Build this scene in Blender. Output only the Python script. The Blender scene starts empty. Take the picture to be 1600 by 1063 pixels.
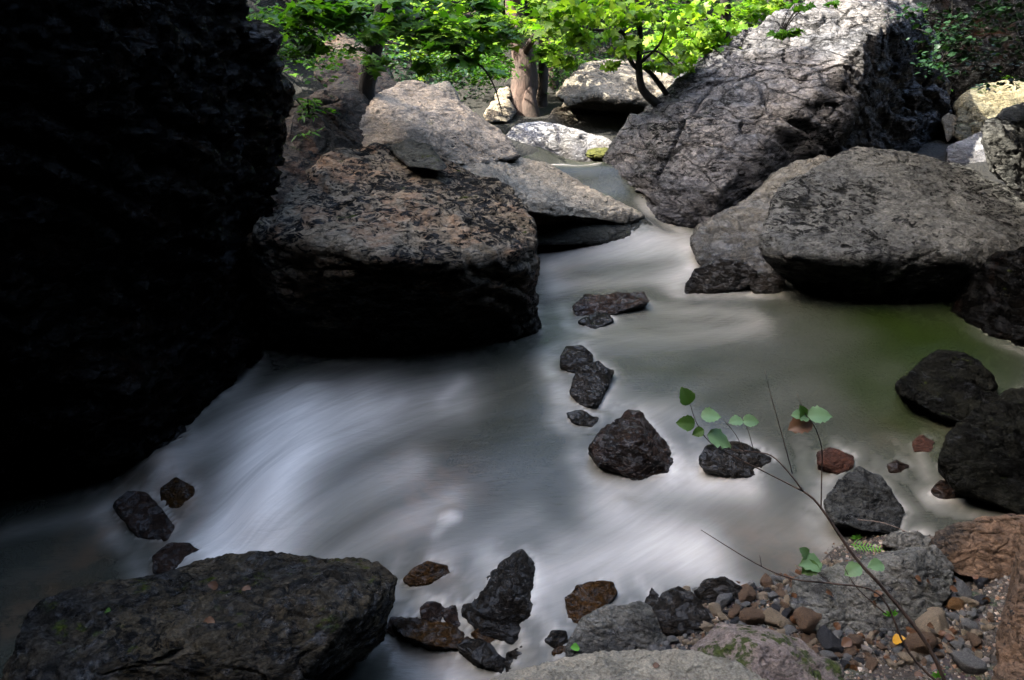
import bpy, bmesh, math, random
import numpy as np
from mathutils import Vector
R = math.radians
sc = bpy.context.scene
C = sc.collection

# ------------------------------------------------------------------ camera
CAM = np.array([0.0, 0.0, 2.1]); PITCH = 25.0; FPX = 1155.0
cd = bpy.data.cameras.new('camera'); cam = bpy.data.objects.new('camera', cd); C.objects.link(cam)
cam.location = CAM; cam.rotation_euler = (R(90 - PITCH), 0, 0)
cd.sensor_width = 36; cd.lens = FPX / 1600 * 36; cd.clip_end = 500; cd.clip_start = 0.05
sc.camera = cam
# ------------------------------------------------------------------ world + sun
SUN_EL, SUN_AZ = 45.0, 262.0      # azimuth clockwise from +Y (270 = from the left)
w = bpy.data.worlds.new('World'); sc.world = w; w.use_nodes = True
nt = w.node_tree; bg = nt.nodes['Background']
sky = nt.nodes.new('ShaderNodeTexSky'); sky.sky_type = 'NISHITA'; sky.sun_disc = False
sky.ozone_density = 0.3; sky.dust_density = 3.5; sky.air_density = 1.0
sky.sun_elevation = R(SUN_EL); sky.sun_rotation = R(SUN_AZ)
nt.links.new(sky.outputs[0], bg.inputs[0]); bg.inputs[1].default_value = 0.15
ld = bpy.data.lights.new('sun', 'SUN'); lo = bpy.data.objects.new('sun', ld); C.objects.link(lo)
ld.energy = 2.4; ld.angle = R(0.5); ld.color = (1.0, 0.95, 0.86)
sd = Vector((math.sin(R(SUN_AZ)) * math.cos(R(SUN_EL)), math.cos(R(SUN_AZ)) * math.cos(R(SUN_EL)), math.sin(R(SUN_EL))))
lo.rotation_euler = sd.to_track_quat('Z', 'Y').to_euler()
sc.view_settings.view_transform = 'Standard'; sc.view_settings.look = 'None'
sc.view_settings.exposure = 3.25; sc.view_settings.gamma = 1
sc.cycles.max_bounces = 5; sc.cycles.diffuse_bounces = 0; sc.cycles.transparent_max_bounces = 8

# ------------------------------------------------------------------ picture -> place
_c, _s = math.cos(R(PITCH)), math.sin(R(PITCH))
def ray(px, py):
    u = (px - 800) / FPX; v = (531.5 - py) / FPX
    return np.array([u, _c + v * _s, -_s + v * _c])
def P(px, py, Y):
    d = ray(px, py); return CAM + d * (Y / d[1])
def W(px, py, z):
    d = ray(px, py); return CAM + d * ((z - CAM[2]) / d[2])

# ------------------------------------------------------------------ numpy noise
def _h(ix, iy, iz, s):
    n = (ix * 73856093) ^ (iy * 19349663) ^ (iz * 83492791) ^ (s * 2654435)
    n = (n ^ (n >> 13)) * 1274126177 & 0x7fffffff
    n = (n ^ (n >> 11)) * 668265263 & 0x7fffffff
    return (n ^ (n >> 15))
def perlin(p, s=0):
    i = np.floor(p).astype(np.int64); f = p - i; u = f * f * f * (f * (f * 6 - 15) + 10)
    r = np.zeros(len(p))
    for a in (0, 1):
        for b in (0, 1):
            for c in (0, 1):
                h = _h(i[:, 0] + a, i[:, 1] + b, i[:, 2] + c, s)
                gx = (h & 255) / 127.5 - 1; gy = ((h >> 8) & 255) / 127.5 - 1; gz = ((h >> 16) & 255) / 127.5 - 1
                wgt = (u[:, 0] if a else 1 - u[:, 0]) * (u[:, 1] if b else 1 - u[:, 1]) * (u[:, 2] if c else 1 - u[:, 2])
                r += wgt * (gx * (f[:, 0] - a) + gy * (f[:, 1] - b) + gz * (f[:, 2] - c))
    return r
def fbm(p, o=4, s=0, g=0.5):
    r = 0; a = 1
    for k in range(o):
        r = r + a * perlin(p * 2 ** k + 7.3 * k, s + k); a *= g
    return r

# ------------------------------------------------------------------ materials
MATS = {}
def newmat(name):
    m = bpy.data.materials.new(name); m.use_nodes = True
    return m, m.node_tree, m.node_tree.nodes['Principled BSDF']
def N(t, typ, **k):
    n = t.nodes.new(typ)
    for a, b in k.items():
        if a in n.inputs: n.inputs[a].default_value = b
        else: setattr(n, a, b)
    return n
def noise(t, vec, scale, detail=6, rough=0.6, dist=0.0):
    n = N(t, 'ShaderNodeTexNoise'); n.inputs['Scale'].default_value = scale; n.inputs['Detail'].default_value = detail
    n.inputs['Roughness'].default_value = rough; n.inputs['Distortion'].default_value = dist
    t.links.new(vec, n.inputs['Vector']); return n.outputs['Fac']
def ramp(t, fac, *st):
    r = N(t, 'ShaderNodeValToRGB'); e = r.color_ramp.elements
    while len(e) < len(st): e.new(0.5)
    for k, (p, c) in enumerate(st):
        e[k].position = p; e[k].color = (c, c, c, 1) if isinstance(c, (int, float)) else (*c, 1)
    t.links.new(fac, r.inputs[0]); return r.outputs[0]
def math_(t, op, a, b=None, clamp=False):
    n = N(t, 'ShaderNodeMath', operation=op); n.use_clamp = clamp
    for k, x in enumerate((a, b)):
        if x is None: continue
        if isinstance(x, (int, float)): n.inputs[k].default_value = x
        else: t.links.new(x, n.inputs[k])
    return n.outputs[0]
def mix(t, f, a, b, blend='MIX'):
    n = N(t, 'ShaderNodeMix', data_type='RGBA', blend_type=blend)
    for k, x in ((0, f), (6, a), (7, b)):
        if isinstance(x, (int, float)): n.inputs[k].default_value = x
        elif isinstance(x, tuple): n.inputs[k].default_value = (*x, 1)
        else: t.links.new(x, n.inputs[k])
    return n.outputs[2]

def rock_mat(name, ca, cb, spot=(0.012, 0.012, 0.011), spot_amt=0.5, sc_=1.0, wet=None, rough=0.85, moss=0.0,
             tint=None, tint_amt=0.0, strata=(0, 0.5, 0.3), bump=1.0, fine=1.0, spec=0.3, frac=0.5, patch=0.0, wrough=(0.1, 0.35), wspec=0.6, cdark=0.0):
    """ca/cb: the stone's two colours; spot: black lichen; wet: (z0, z1) height above which it is dry."""
    m, t, b = newmat(name)
    tc = N(t, 'ShaderNodeTexCoord'); mp = N(t, 'ShaderNodeMapping'); t.links.new(tc.outputs['Object'], mp.inputs[0])
    mp.inputs['Rotation'].default_value = strata; mp.inputs['Scale'].default_value = (1, 1, 2.6)
    v = tc.outputs['Object']; vs = mp.outputs[0]
    big = noise(t, v, 1.6 * sc_, 5, 0.6, 0.4)
    mid = noise(t, vs, 5 * sc_, 8, 0.68, 0.6)
    fin = noise(t, v, 55 * fine, 5, 0.75)
    col = mix(t, ramp(t, big, (0.38, 0), (0.62, 1)), ca, cb)
    col = mix(t, ramp(t, mid, (0.3, 0.55), (0.7, 1.0)), (0, 0, 0), col)
    col = mix(t, 0.85, col, ramp(t, fin, (0.25, 0.25), (0.5, 0.85), (0.75, 1.5)), 'MULTIPLY')
    if tint:
        tn = noise(t, v, 2.3 * sc_, 6, 0.65, 0.8)
        col = mix(t, ramp(t, tn, (0.55 - 0.1 * tint_amt, 0), (0.66, min(1, tint_amt))), col, tint)
    # black lichen and pits, in drawn out flecks along the grain
    sp = noise(t, vs, 9 * sc_, 10, 0.72, 1.3)
    spb = noise(t, v, 1.3 * sc_, 4, 0.6)
    s2 = math_(t, 'ADD', sp, math_(t, 'MULTIPLY', math_(t, 'SUBTRACT', spb, 0.5), 0.5))
    spm = ramp(t, s2, (0.66 - 0.17 * spot_amt, 0), (0.72 - 0.17 * spot_amt, 1))
    col = mix(t, spm, col, spot)
    # fine cracks: the zero crossing of a warped noise
    ck = noise(t, vs, 2.2 * sc_, 6, 0.55, 1.6)
    ckl = math_(t, 'ABSOLUTE', math_(t, 'SUBTRACT', ck, 0.5))
    ckm = ramp(t, ckl, (0.0, 0.0), (0.012, 1.0))
    ck2 = noise(t, v, 4.5 * sc_, 5, 0.5, 1.2)
    ckl2 = math_(t, 'ABSOLUTE', math_(t, 'SUBTRACT', ck2, 0.47))
    ckm2 = ramp(t, ckl2, (0.0, 0.35), (0.01, 1.0))
    # jointing: warped cells, drawn out along the grain
    wv = N(t, 'ShaderNodeTexNoise'); wv.inputs['Scale'].default_value = 2.5 * sc_; wv.inputs['Detail'].default_value = 4; t.links.new(vs, wv.inputs['Vector'])
    wa = N(t, 'ShaderNodeVectorMath', operation='MULTIPLY_ADD'); t.links.new(wv.outputs['Color'], wa.inputs[0]); wa.inputs[1].default_value = (0.45 / sc_,) * 3; t.links.new(vs, wa.inputs[2])
    fr = []
    for fs in (2.3, 6.5):
        vd = N(t, 'ShaderNodeTexVoronoi', feature='DISTANCE_TO_EDGE'); vd.inputs['Scale'].default_value = fs * sc_; t.links.new(wa.outputs[0], vd.inputs['Vector'])
        fr.append(ramp(t, vd.outputs['Distance'], (0.0, 0.0), (0.05, 0.8), (0.2, 1.0)))
    frm = math_(t, 'MULTIPLY', fr[0], math_(t, 'ADD', math_(t, 'MULTIPLY', fr[1], 0.6), 0.4))
    if cdark > 0:                                       # darker colour along the joints
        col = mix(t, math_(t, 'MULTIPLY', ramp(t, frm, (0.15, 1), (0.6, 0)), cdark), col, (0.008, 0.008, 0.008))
    if moss > 0:
        geo = N(t, 'ShaderNodeNewGeometry'); sx = N(t, 'ShaderNodeSeparateXYZ'); t.links.new(geo.outputs['Normal'], sx.inputs[0])
        mn = noise(t, v, 3.5 * sc_, 7, 0.7)
        mm = math_(t, 'ADD', math_(t, 'MULTIPLY', sx.outputs[2], 0.35), mn)
        mm = ramp(t, mm, (0.98 - 0.3 * moss, 0), (1.04 - 0.3 * moss, 1))
        mc = ramp(t, noise(t, v, 60, 4, 0.7), (0.3, (0.012, 0.02, 0.004)), (0.7, (0.07, 0.085, 0.015)))
        col = mix(t, mm, col, mc)
    rg = ramp(t, mid, (0.3, rough - 0.1), (0.7, min(1, rough + 0.1)))
    if wet:
        g2 = N(t, 'ShaderNodeNewGeometry'); s3 = N(t, 'ShaderNodeSeparateXYZ'); t.links.new(g2.outputs['Position'], s3.inputs[0])
        wn = noise(t, v, 4, 5, 0.6)
        zz = math_(t, 'ADD', s3.outputs[2], math_(t, 'MULTIPLY', math_(t, 'SUBTRACT', wn, 0.5), (wet[1] - wet[0]) * 1.6))
        mr = N(t, 'ShaderNodeMapRange'); t.links.new(zz, mr.inputs[0]); mr.inputs[1].default_value = wet[0]; mr.inputs[2].default_value = wet[1]
        dry = mr.outputs[0]
        if patch > 0:
            pn = ramp(t, noise(t, vs, 3.2 * sc_, 6, 0.65, 0.5), (0.5 - 0.2 * (patch - .5), 1), (0.56 - 0.2 * (patch - .5), 0)); dry = math_(t, 'MULTIPLY', dry, pn)
        wc = mix(t, 1.0, col, (0.42, 0.42, 0.44), 'MULTIPLY')
        col = mix(t, dry, wc, col)
        rg2 = ramp(t, noise(t, v, 14, 4, 0.6), (0.35, wrough[0]), (0.65, wrough[1]))
        rg = mix(t, dry, rg2, rg)
        sp_ = N(t, 'ShaderNodeMapRange'); t.links.new(dry, sp_.inputs[0]); sp_.inputs[3].default_value = wspec; sp_.inputs[4].default_value = spec
        film = ramp(t, noise(t, vs, 7 * sc_, 7, 0.72, 0.8), (0.48, 0.06), (0.6, 1.0))    # the film of water lies in patches
        t.links.new(math_(t, 'MULTIPLY', sp_.outputs[0], film), b.inputs['Specular IOR Level'])
    else:
        b.inputs['Specular IOR Level'].default_value = spec
    t.links.new(col, b.inputs['Base Color']); t.links.new(rg, b.inputs['Roughness'])
    def bmp(h, dist, strength, prev=None):
        n = N(t, 'ShaderNodeBump'); n.inputs['Distance'].default_value = dist; n.inputs['Strength'].default_value = strength
        t.links.new(h, n.inputs['Height'])
        if prev is not None: t.links.new(prev, n.inputs['Normal'])
        return n.outputs[0]
    n0 = bmp(frm, 0.05 / sc_ * frac, 1.0)
    n1 = bmp(mid, 0.05 / sc_ * bump, 0.9, n0)
    n2 = bmp(math_(t, 'MULTIPLY', ckm, ckm2), 0.02 / sc_ * bump, 1.0, n1)
    n3 = bmp(math_(t, 'MULTIPLY', spm, -1.0), 0.012 / sc_ * bump, 0.8, n2)
    n4 = bmp(noise(t, vs, 24 * sc_, 8, 0.75, 0.5), 0.018 * bump / sc_, 1.0, n3)
    t.links.new(bmp(fin, 0.004, 0.8, n4), b.inputs['Normal'])
    MATS[name] = m; return m

G = dict
rock_mat('warm_stone', (0.62, 0.49, 0.34), (0.46, 0.38, 0.28), spot_amt=0.25, moss=0.1, strata=(0.1, 0.5, 0.4), frac=.35)
rock_mat('lichen_block', (0.36, 0.28, 0.185), (0.22, 0.19, 0.14), spot_amt=1.1, moss=0.1, wet=(0.1, 0.7), tint=(0.32, 0.15, 0.07), tint_amt=0.5, strata=(0.15, -0.25, 0.3), sc_=1.15, frac=.5)
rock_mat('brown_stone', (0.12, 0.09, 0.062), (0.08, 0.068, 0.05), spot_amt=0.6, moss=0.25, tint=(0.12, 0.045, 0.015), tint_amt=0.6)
rock_mat('slab_stone', (0.6, 0.5, 0.36), (0.42, 0.37, 0.28), spot_amt=0.3, moss=0.08, wet=(-0.02, 0.16), strata=(0, 0.15, 0.2), frac=.4)
rock_mat('ledge_stone', (0.10, 0.1, 0.08), (0.07, 0.07, 0.06), spot_amt=0.2, moss=0.2, wet=(0.0, 0.14), frac=.3)
rock_mat('white_stone', (0.62, 0.61, 0.6), (0.48, 0.45, 0.4), spot_amt=0.0, wet=(0.38, 0.5), bump=0.8, frac=.4)
rock_mat('pale_stone', (0.46, 0.4, 0.3), (0.28, 0.25, 0.19), spot_amt=0.3, moss=0.15)
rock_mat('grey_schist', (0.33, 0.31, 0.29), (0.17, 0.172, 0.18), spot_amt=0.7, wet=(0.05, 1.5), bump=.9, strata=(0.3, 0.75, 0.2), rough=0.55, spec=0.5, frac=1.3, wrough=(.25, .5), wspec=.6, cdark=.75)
rock_mat('olive_stone', (0.17, 0.168, 0.15), (0.105, 0.107, 0.10), spot_amt=0.75, wet=(0.1, 0.6), strata=(0.1, 0.1, 0.1), tint=(0.2, 0.16, 0.12), tint_amt=0.05, frac=.4, sc_=1.2)
rock_mat('wet_stone', (0.2, 0.185, 0.15), (0.13, 0.125, 0.11), spot_amt=0.2, wet=(0.1, 0.55), spec=0.5, frac=.3, wrough=(.15, .4), wspec=.8)
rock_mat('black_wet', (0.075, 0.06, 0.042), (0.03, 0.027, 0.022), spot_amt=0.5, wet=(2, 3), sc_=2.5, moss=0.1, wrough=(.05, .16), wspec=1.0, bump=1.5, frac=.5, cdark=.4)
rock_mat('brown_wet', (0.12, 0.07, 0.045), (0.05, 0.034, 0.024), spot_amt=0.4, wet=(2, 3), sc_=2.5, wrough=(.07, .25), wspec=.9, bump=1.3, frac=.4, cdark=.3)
rock_mat('amber_wet', (0.16, 0.075, 0.02), (0.05, 0.03, 0.015), spot_amt=0.2, wet=(2, 3), sc_=3, frac=.3)
rock_mat('rust_stone', (0.09, 0.03, 0.014), (0.035, 0.018, 0.012), spot_amt=0.5, sc_=3)
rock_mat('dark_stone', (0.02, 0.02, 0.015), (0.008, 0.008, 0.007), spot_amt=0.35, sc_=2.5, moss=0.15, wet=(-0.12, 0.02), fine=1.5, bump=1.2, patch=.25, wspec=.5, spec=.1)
rock_mat('shore_dark', (0.09, 0.09, 0.08), (0.045, 0.046, 0.043), spot_amt=0.35, sc_=2.5, wet=(-0.12, 0.0), fine=1.8, bump=1.0, patch=.2, frac=.3)
rock_mat('shore_grey', (0.22, 0.21, 0.18), (0.12, 0.12, 0.105), spot_amt=0.35, sc_=2.0, wet=(-0.1, -0.02), fine=1.6, tint=(0.05, 0.055, 0.015), tint_amt=0.3, patch=.25, frac=.3, bump=.8)
rock_mat('shore_brown', (0.2, 0.12, 0.07), (0.08, 0.058, 0.04), spot_amt=0.55, sc_=2.2, fine=1.5, frac=.2, bump=.5)
rock_mat('front_dark', (0.11, 0.088, 0.055), (0.04, 0.037, 0.031), spot_amt=0.8, sc_=2.2, moss=0.2, fine=1.6, wet=(-.4, -.05), patch=.45, wrough=(.1, .3), wspec=1.0, bump=1.3, strata=(.1, .4, .3))
rock_mat('front_pale', (0.42, 0.37, 0.27), (0.3, 0.275, 0.21), spot_amt=0.1, sc_=2.5, fine=2.2, frac=.12)
rock_mat('pinkish_moss', (0.32, 0.25, 0.21), (0.23, 0.19, 0.155), spot_amt=0.25, sc_=2.5, moss=0.55, fine=1.6, frac=.3)
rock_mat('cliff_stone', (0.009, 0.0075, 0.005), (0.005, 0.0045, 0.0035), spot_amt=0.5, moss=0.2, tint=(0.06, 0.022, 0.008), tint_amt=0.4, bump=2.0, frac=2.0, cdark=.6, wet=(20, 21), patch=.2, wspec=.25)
rock_mat('yellow_stone', (0.4, 0.34, 0.19), (0.24, 0.23, 0.16), spot_amt=0.2, moss=0.35)
for nm, a, b_ in (('pebble_grey', (0.32, 0.31, 0.29), (0.18, 0.18, 0.17)), ('pebble_brown', (0.3, 0.18, 0.1), (0.17, 0.11, 0.07)),
                  ('pebble_tan', (0.55, 0.42, 0.27), (0.36, 0.28, 0.19)), ('pebble_dark', (0.07, 0.07, 0.074), (0.035, 0.035, 0.038)),
                  ('pebble_rust', (0.38, 0.16, 0.055), (0.2, 0.09, 0.045))):
    rock_mat(nm, a, b_, spot_amt=0.3, sc_=6, fine=2, rough=0.6, bump=1.2, frac=.25)
rock_mat('pebble_white', (0.75, 0.66, 0.58), (0.6, 0.5, 0.44), spot_amt=0.0, sc_=6, fine=3, rough=0.5)
rock_mat('pebble_orange', (0.4, 0.2, 0.06), (0.3, 0.16, 0.07), spot_amt=0.1, sc_=6, fine=3, rough=0.5)

def leaf_mat(name, ca, cb, trans=0.45, rough=0.45):
    m, t, b = newmat(name)
    g = N(t, 'ShaderNodeNewGeometry')
    col = ramp(t, g.outputs['Random Per Island'], (0.0, ca), (1.0, cb))
    tc = N(t, 'ShaderNodeTexCoord')
    col = mix(t, 0.5, col, ramp(t, noise(t, tc.outputs['Object'], 12, 4), (0.3, 0.6), (0.7, 1.3)), 'MULTIPLY')
    t.links.new(col, b.inputs['Base Color']); b.inputs['Roughness'].default_value = rough; b.inputs['Specular IOR Level'].default_value = .25
    tr = N(t, 'ShaderNodeBsdfTranslucent'); tcx = mix(t, 1.0, col, (1.3, 1.5, 0.5), 'MULTIPLY'); t.links.new(tcx, tr.inputs[0])
    mx = N(t, 'ShaderNodeMixShader'); mx.inputs[0].default_value = trans
    t.links.new(b.outputs[0], mx.inputs[1]); t.links.new(tr.outputs[0], mx.inputs[2])
    t.links.new(mx.outputs[0], t.nodes['Material Output'].inputs[0])
    MATS[name] = m
leaf_mat('leaf_bright', (0.08, 0.2, 0.012), (0.24, 0.36, 0.035))
leaf_mat('leaf_mid', (0.03, 0.11, 0.008), (0.09, 0.19, 0.016))
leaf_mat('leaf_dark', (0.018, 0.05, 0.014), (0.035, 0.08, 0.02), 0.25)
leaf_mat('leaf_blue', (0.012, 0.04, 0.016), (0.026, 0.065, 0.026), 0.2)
leaf_mat('leaf_near', (0.05, 0.12, 0.02), (0.08, 0.15, 0.04), 0.3)
leaf_mat('leaf_silver', (0.09, 0.18, 0.07), (0.15, 0.24, 0.11), 0.25)
leaf_mat('leaf_fern', (0.10, 0.3, 0.03), (0.14, 0.38, 0.05), 0.3)
leaf_mat('leaf_dead', (0.07, 0.03, 0.015), (0.12, 0.06, 0.03), 0.2)
leaf_mat('leaf_yellow', (0.5, 0.25, 0.02), (0.5, 0.25, 0.02), 0.2)

def bark_mat(name, ca, cb, scale=1.0):
    m, t, b = newmat(name)
    tc = N(t, 'ShaderNodeTexCoord'); mp = N(t, 'ShaderNodeMapping'); t.links.new(tc.outputs['Object'], mp.inputs[0]); mp.inputs['Scale'].default_value = (1, 1, 0.25)
    n1 = noise(t, mp.outputs[0], 14 * scale, 8, 0.7, 0.5); n2 = noise(t, tc.outputs['Object'], 3 * scale, 5)
    col = mix(t, ramp(t, n2, (0.4, 0), (0.6, 1)), ca, cb)
    col = mix(t, 0.9, col, ramp(t, n1, (0.3, 0.3), (0.7, 1.3)), 'MULTIPLY')
    t.links.new(col, b.inputs['Base Color']); b.inputs['Roughness'].default_value = 0.9
    bp = N(t, 'ShaderNodeBump'); bp.inputs['Distance'].default_value = 0.03 / scale; t.links.new(n1, bp.inputs['Height']); t.links.new(bp.outputs[0], b.inputs['Normal'])
    MATS[name] = m
bark_mat('bark_pink', (0.13, 0.085, 0.065), (0.07, 0.05, 0.038)); bark_mat('bark_dark', (0.03, 0.025, 0.02), (0.02, 0.018, 0.014))
bark_mat('bark_brown', (0.13, 0.095, 0.07), (0.08, 0.06, 0.045)); bark_mat('twig', (0.10, 0.062, 0.042), (0.055, 0.036, 0.026), 6)
bark_mat('twig_pale', (0.25, 0.19, 0.15), (0.2, 0.15, 0.12), 6)

# ------------------------------------------------------------------ object helpers
def tag(o, label=None, cat=None, group=None, kind=None):
    for k, v in (('label', label), ('category', cat), ('group', group), ('kind', kind)):
        if v: o[k] = v
    return o
def link(name, me, mats, parent=None):
    o = bpy.data.objects.new(name, me); C.objects.link(o)
    for m in (mats if isinstance(mats, (list, tuple)) else [mats]): me.materials.append(MATS[m])
    if parent: o.parent = parent
    return o
def shift(o, loc):                                   # origin to loc, shape stays
    me = o.data; co = np.empty(len(me.vertices) * 3); me.vertices.foreach_get('co', co)
    co = co.reshape(-1, 3) - np.array(loc); me.vertices.foreach_set('co', co.ravel()); o.location = loc; me.update()
def mesh_np(name, V, F, smooth=True):
    V = np.asarray(V, float); F = np.asarray(F, np.int32)
    me = bpy.data.meshes.new(name); k = F.shape[1]
    me.vertices.add(len(V)); me.vertices.foreach_set('co', V.ravel())
    me.loops.add(F.size); me.loops.foreach_set('vertex_index', F.ravel())
    me.polygons.add(len(F)); me.polygons.foreach_set('loop_start', np.arange(0, F.size, k, dtype=np.int32))
    me.polygons.foreach_set('use_smooth', np.full(len(F), smooth)); me.update(calc_edges=True); return me
def empty(name, loc, **k):
    o = bpy.data.objects.new(name, None); C.objects.link(o); o.location = tuple(loc); o.empty_display_size = 0.1
    return tag(o, **k)
def put(o, root):                                    # parent keeping place (root unrotated, unscaled)
    o.parent = root; o.location = Vector(o.location) - root.location; return o

SEED = [0]
def solid(hulls, voxel, smooth_it=4):
    bm = bmesh.new()
    for pts in hulls:
        vs = [bm.verts.new(tuple(p)) for p in pts]
        r = bmesh.ops.convex_hull(bm, input=vs)
        dead = [v for v in r['geom_interior'] + r['geom_unused'] if isinstance(v, bmesh.types.BMVert)]
        bmesh.ops.delete(bm, geom=list({v for v in dead if v.is_valid}), context='VERTS')
    bmesh.ops.recalc_face_normals(bm, faces=bm.faces)
    me = bpy.data.meshes.new('tmp'); bm.to_mesh(me); bm.free()
    o = bpy.data.objects.new('tmp', me); C.objects.link(o)
    md = o.modifiers.new('r', 'REMESH'); md.mode = 'VOXEL'; md.voxel_size = voxel; md.use_smooth_shade = True
    if smooth_it:
        ms = o.modifiers.new('s', 'SMOOTH'); ms.factor = 0.5; ms.iterations = smooth_it
    dg = bpy.context.evaluated_depsgraph_get(); dg.update()
    out = bpy.data.meshes.new_from_object(o.evaluated_get(dg))
    bpy.data.objects.remove(o); bpy.data.meshes.remove(me)
    return out
def displace(me, size, seed, amp=1.0, crack=1.0, strata=0.5, lump=1.0, tilt=(0.3, 0.5), fine=1.0):
    n = len(me.vertices); co = np.empty(n * 3); me.vertices.foreach_get('co', co); co = co.reshape(-1, 3)
    no = np.empty(n * 3); me.vertex_normals.foreach_get('vector', no); no = no.reshape(-1, 3)
    q = co / size; off = np.array([seed * 3.17, seed * 1.71, seed * 0.93])
    q = q + off
    d = lump * 0.09 * fbm(q * 1.5, 2, seed)
    wq = q + 0.22 * np.stack([perlin(q * 2.6, seed + 20), perlin(q * 2.6, seed + 21), perlin(q * 2.6, seed + 22)], 1)
    d = d + 0.05 * (0.25 - np.abs(perlin(wq * 3.1, seed + 5))) * lump + 0.035 * (0.2 - np.abs(fbm(wq * 6.5, 2, seed + 6)))
    # bedding: ledges along a tilted axis
    ax = np.array([math.sin(tilt[0]), math.sin(tilt[1]) * 0.6, 1.0]); ax /= np.linalg.norm(ax)
    h = q @ ax; hw = h * 8 + 1.4 * fbm(q * 2.0, 3, seed + 9)
    fr = hw - np.floor(hw); st = np.clip(np.minimum(fr, (1 - fr) * 3) * 2.0, 0, 1)
    d = d + strata * 0.03 * (st - .7) * np.clip(.7 + 2.5 * perlin(q * 2.3, seed + 13), 0, 1.4)
    qs = np.stack([wq[:, 0] * 3, wq[:, 1] * 3, hw * 1.7], 1)
    d = d + strata * 0.04 * (.2 - np.abs(fbm(qs, 3, seed + 11)))
    c1 = perlin(wq * 1.9, seed + 30); c2 = perlin(wq * np.array([1, 1, 2.2]) * 3.4, seed + 31)
    msk = np.clip(perlin(q * 1.7, seed + 33) * 4 + 0.3, 0, 1); m2 = np.clip(perlin(q * 2.9, seed + 34) * 4 + 0.3, 0, 1)
    d = d - crack * 0.045 * np.clip(1 - np.abs(c1) / 0.022, 0, 1) * msk - crack * 0.03 * np.clip(1 - np.abs(c2) / 0.03, 0, 1) * m2
    d = d + fine * (0.012 * (.2 - np.abs(fbm(q * 16, 3, seed + 40))) + 0.006 * fbm(q * 45, 2, seed + 41))
    co = co + no * (d * size * amp)[:, None]
    me.vertices.foreach_set('co', co.ravel()); me.update()

def hull3(pts, thick, pull=0.82, drop=0.0):
    """pts: seen points (px, py, Y); the far side is added behind them, a little smaller."""
    a = [P(*p) for p in pts]
    cen = np.mean([ray(p[0], p[1]) for p in pts], axis=0)
    out = list(a)
    for p, q in zip(pts, a):
        r = ray(p[0], p[1]); r = cen + (r - cen) * pull
        out.append(CAM + r * ((q[1] + thick) / r[1]) - np.array([0, 0, drop]))
    return out
def surf_z(x, y):
    return max(gz(x, y), wz(x, y))
def fit_to_ground(hulls, fit):
    # slide the rock along its sight lines until its lowest seen point touches water or ground, then root it below
    allp = [p for h in hulls for p in h]; low = max(allp, key=lambda p: p[1]); z = 0.0
    for _ in range(8):
        p = W(low[0], low[1], z); z = 0.5 * z + 0.5 * surf_z(p[0], p[1])
    Yb = W(low[0], low[1], z)[1]; k = Yb / low[2]
    wid = (max(p[0] for p in allp) - min(p[0] for p in allp)) * Yb / 0.93 / FPX; top = min(allp, key=lambda p: p[1])
    want = z + wid * (0.42 if fit is True else fit); c = 1.0
    for c in np.linspace(1, 0.1, 40):                # steeper until it stands as high as it should
        if P(top[0], top[1], Yb + (top[2] * k - Yb) * c)[2] >= want: break
    return [[(a, b_, Yb + (y * k - Yb) * c) for a, b_, y in h] for h in hulls], 0.14
def rock(label, cat, mat, *hulls, thick=0.6, pull=0.82, voxel=None, smooth=4, name='boulder', group=None, parent=None, extra=None, fit=False, kscale=1.0, sink=0.0, **k):
    if kscale != 1.0: hulls = [[(a, b_, y * kscale) for a, b_, y in h] for h in hulls]
    if fit: hulls, sink = fit_to_ground(hulls, fit)
    hs = [hull3(h, thick, pull) for h in hulls]
    if extra: hs += extra
    if sink:
        for h in hs[:1]:
            lowest = sorted(h, key=lambda p: p[2])[:max(4, len(h) // 3)]
            h += [p - np.array([0, 0, sink]) for p in lowest]
    allp = np.concatenate(hs); size = float(np.mean(allp.max(0) - allp.min(0))) * 0.6
    dist = float(np.mean(allp[:, 1])) / 0.9
    vx = voxel or max(0.005, dist * (0.0026 if size > .5 else 0.0017))
    me = solid(hs, vx, smooth); SEED[0] += 1
    displace(me, size, SEED[0], **k)
    o = link(name, me, mat, parent)
    c = allp.mean(0); c[2] = allp[:, 2].min(); shift(o, c)
    if not parent: tag(o, label, cat, group)
    return o

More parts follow.
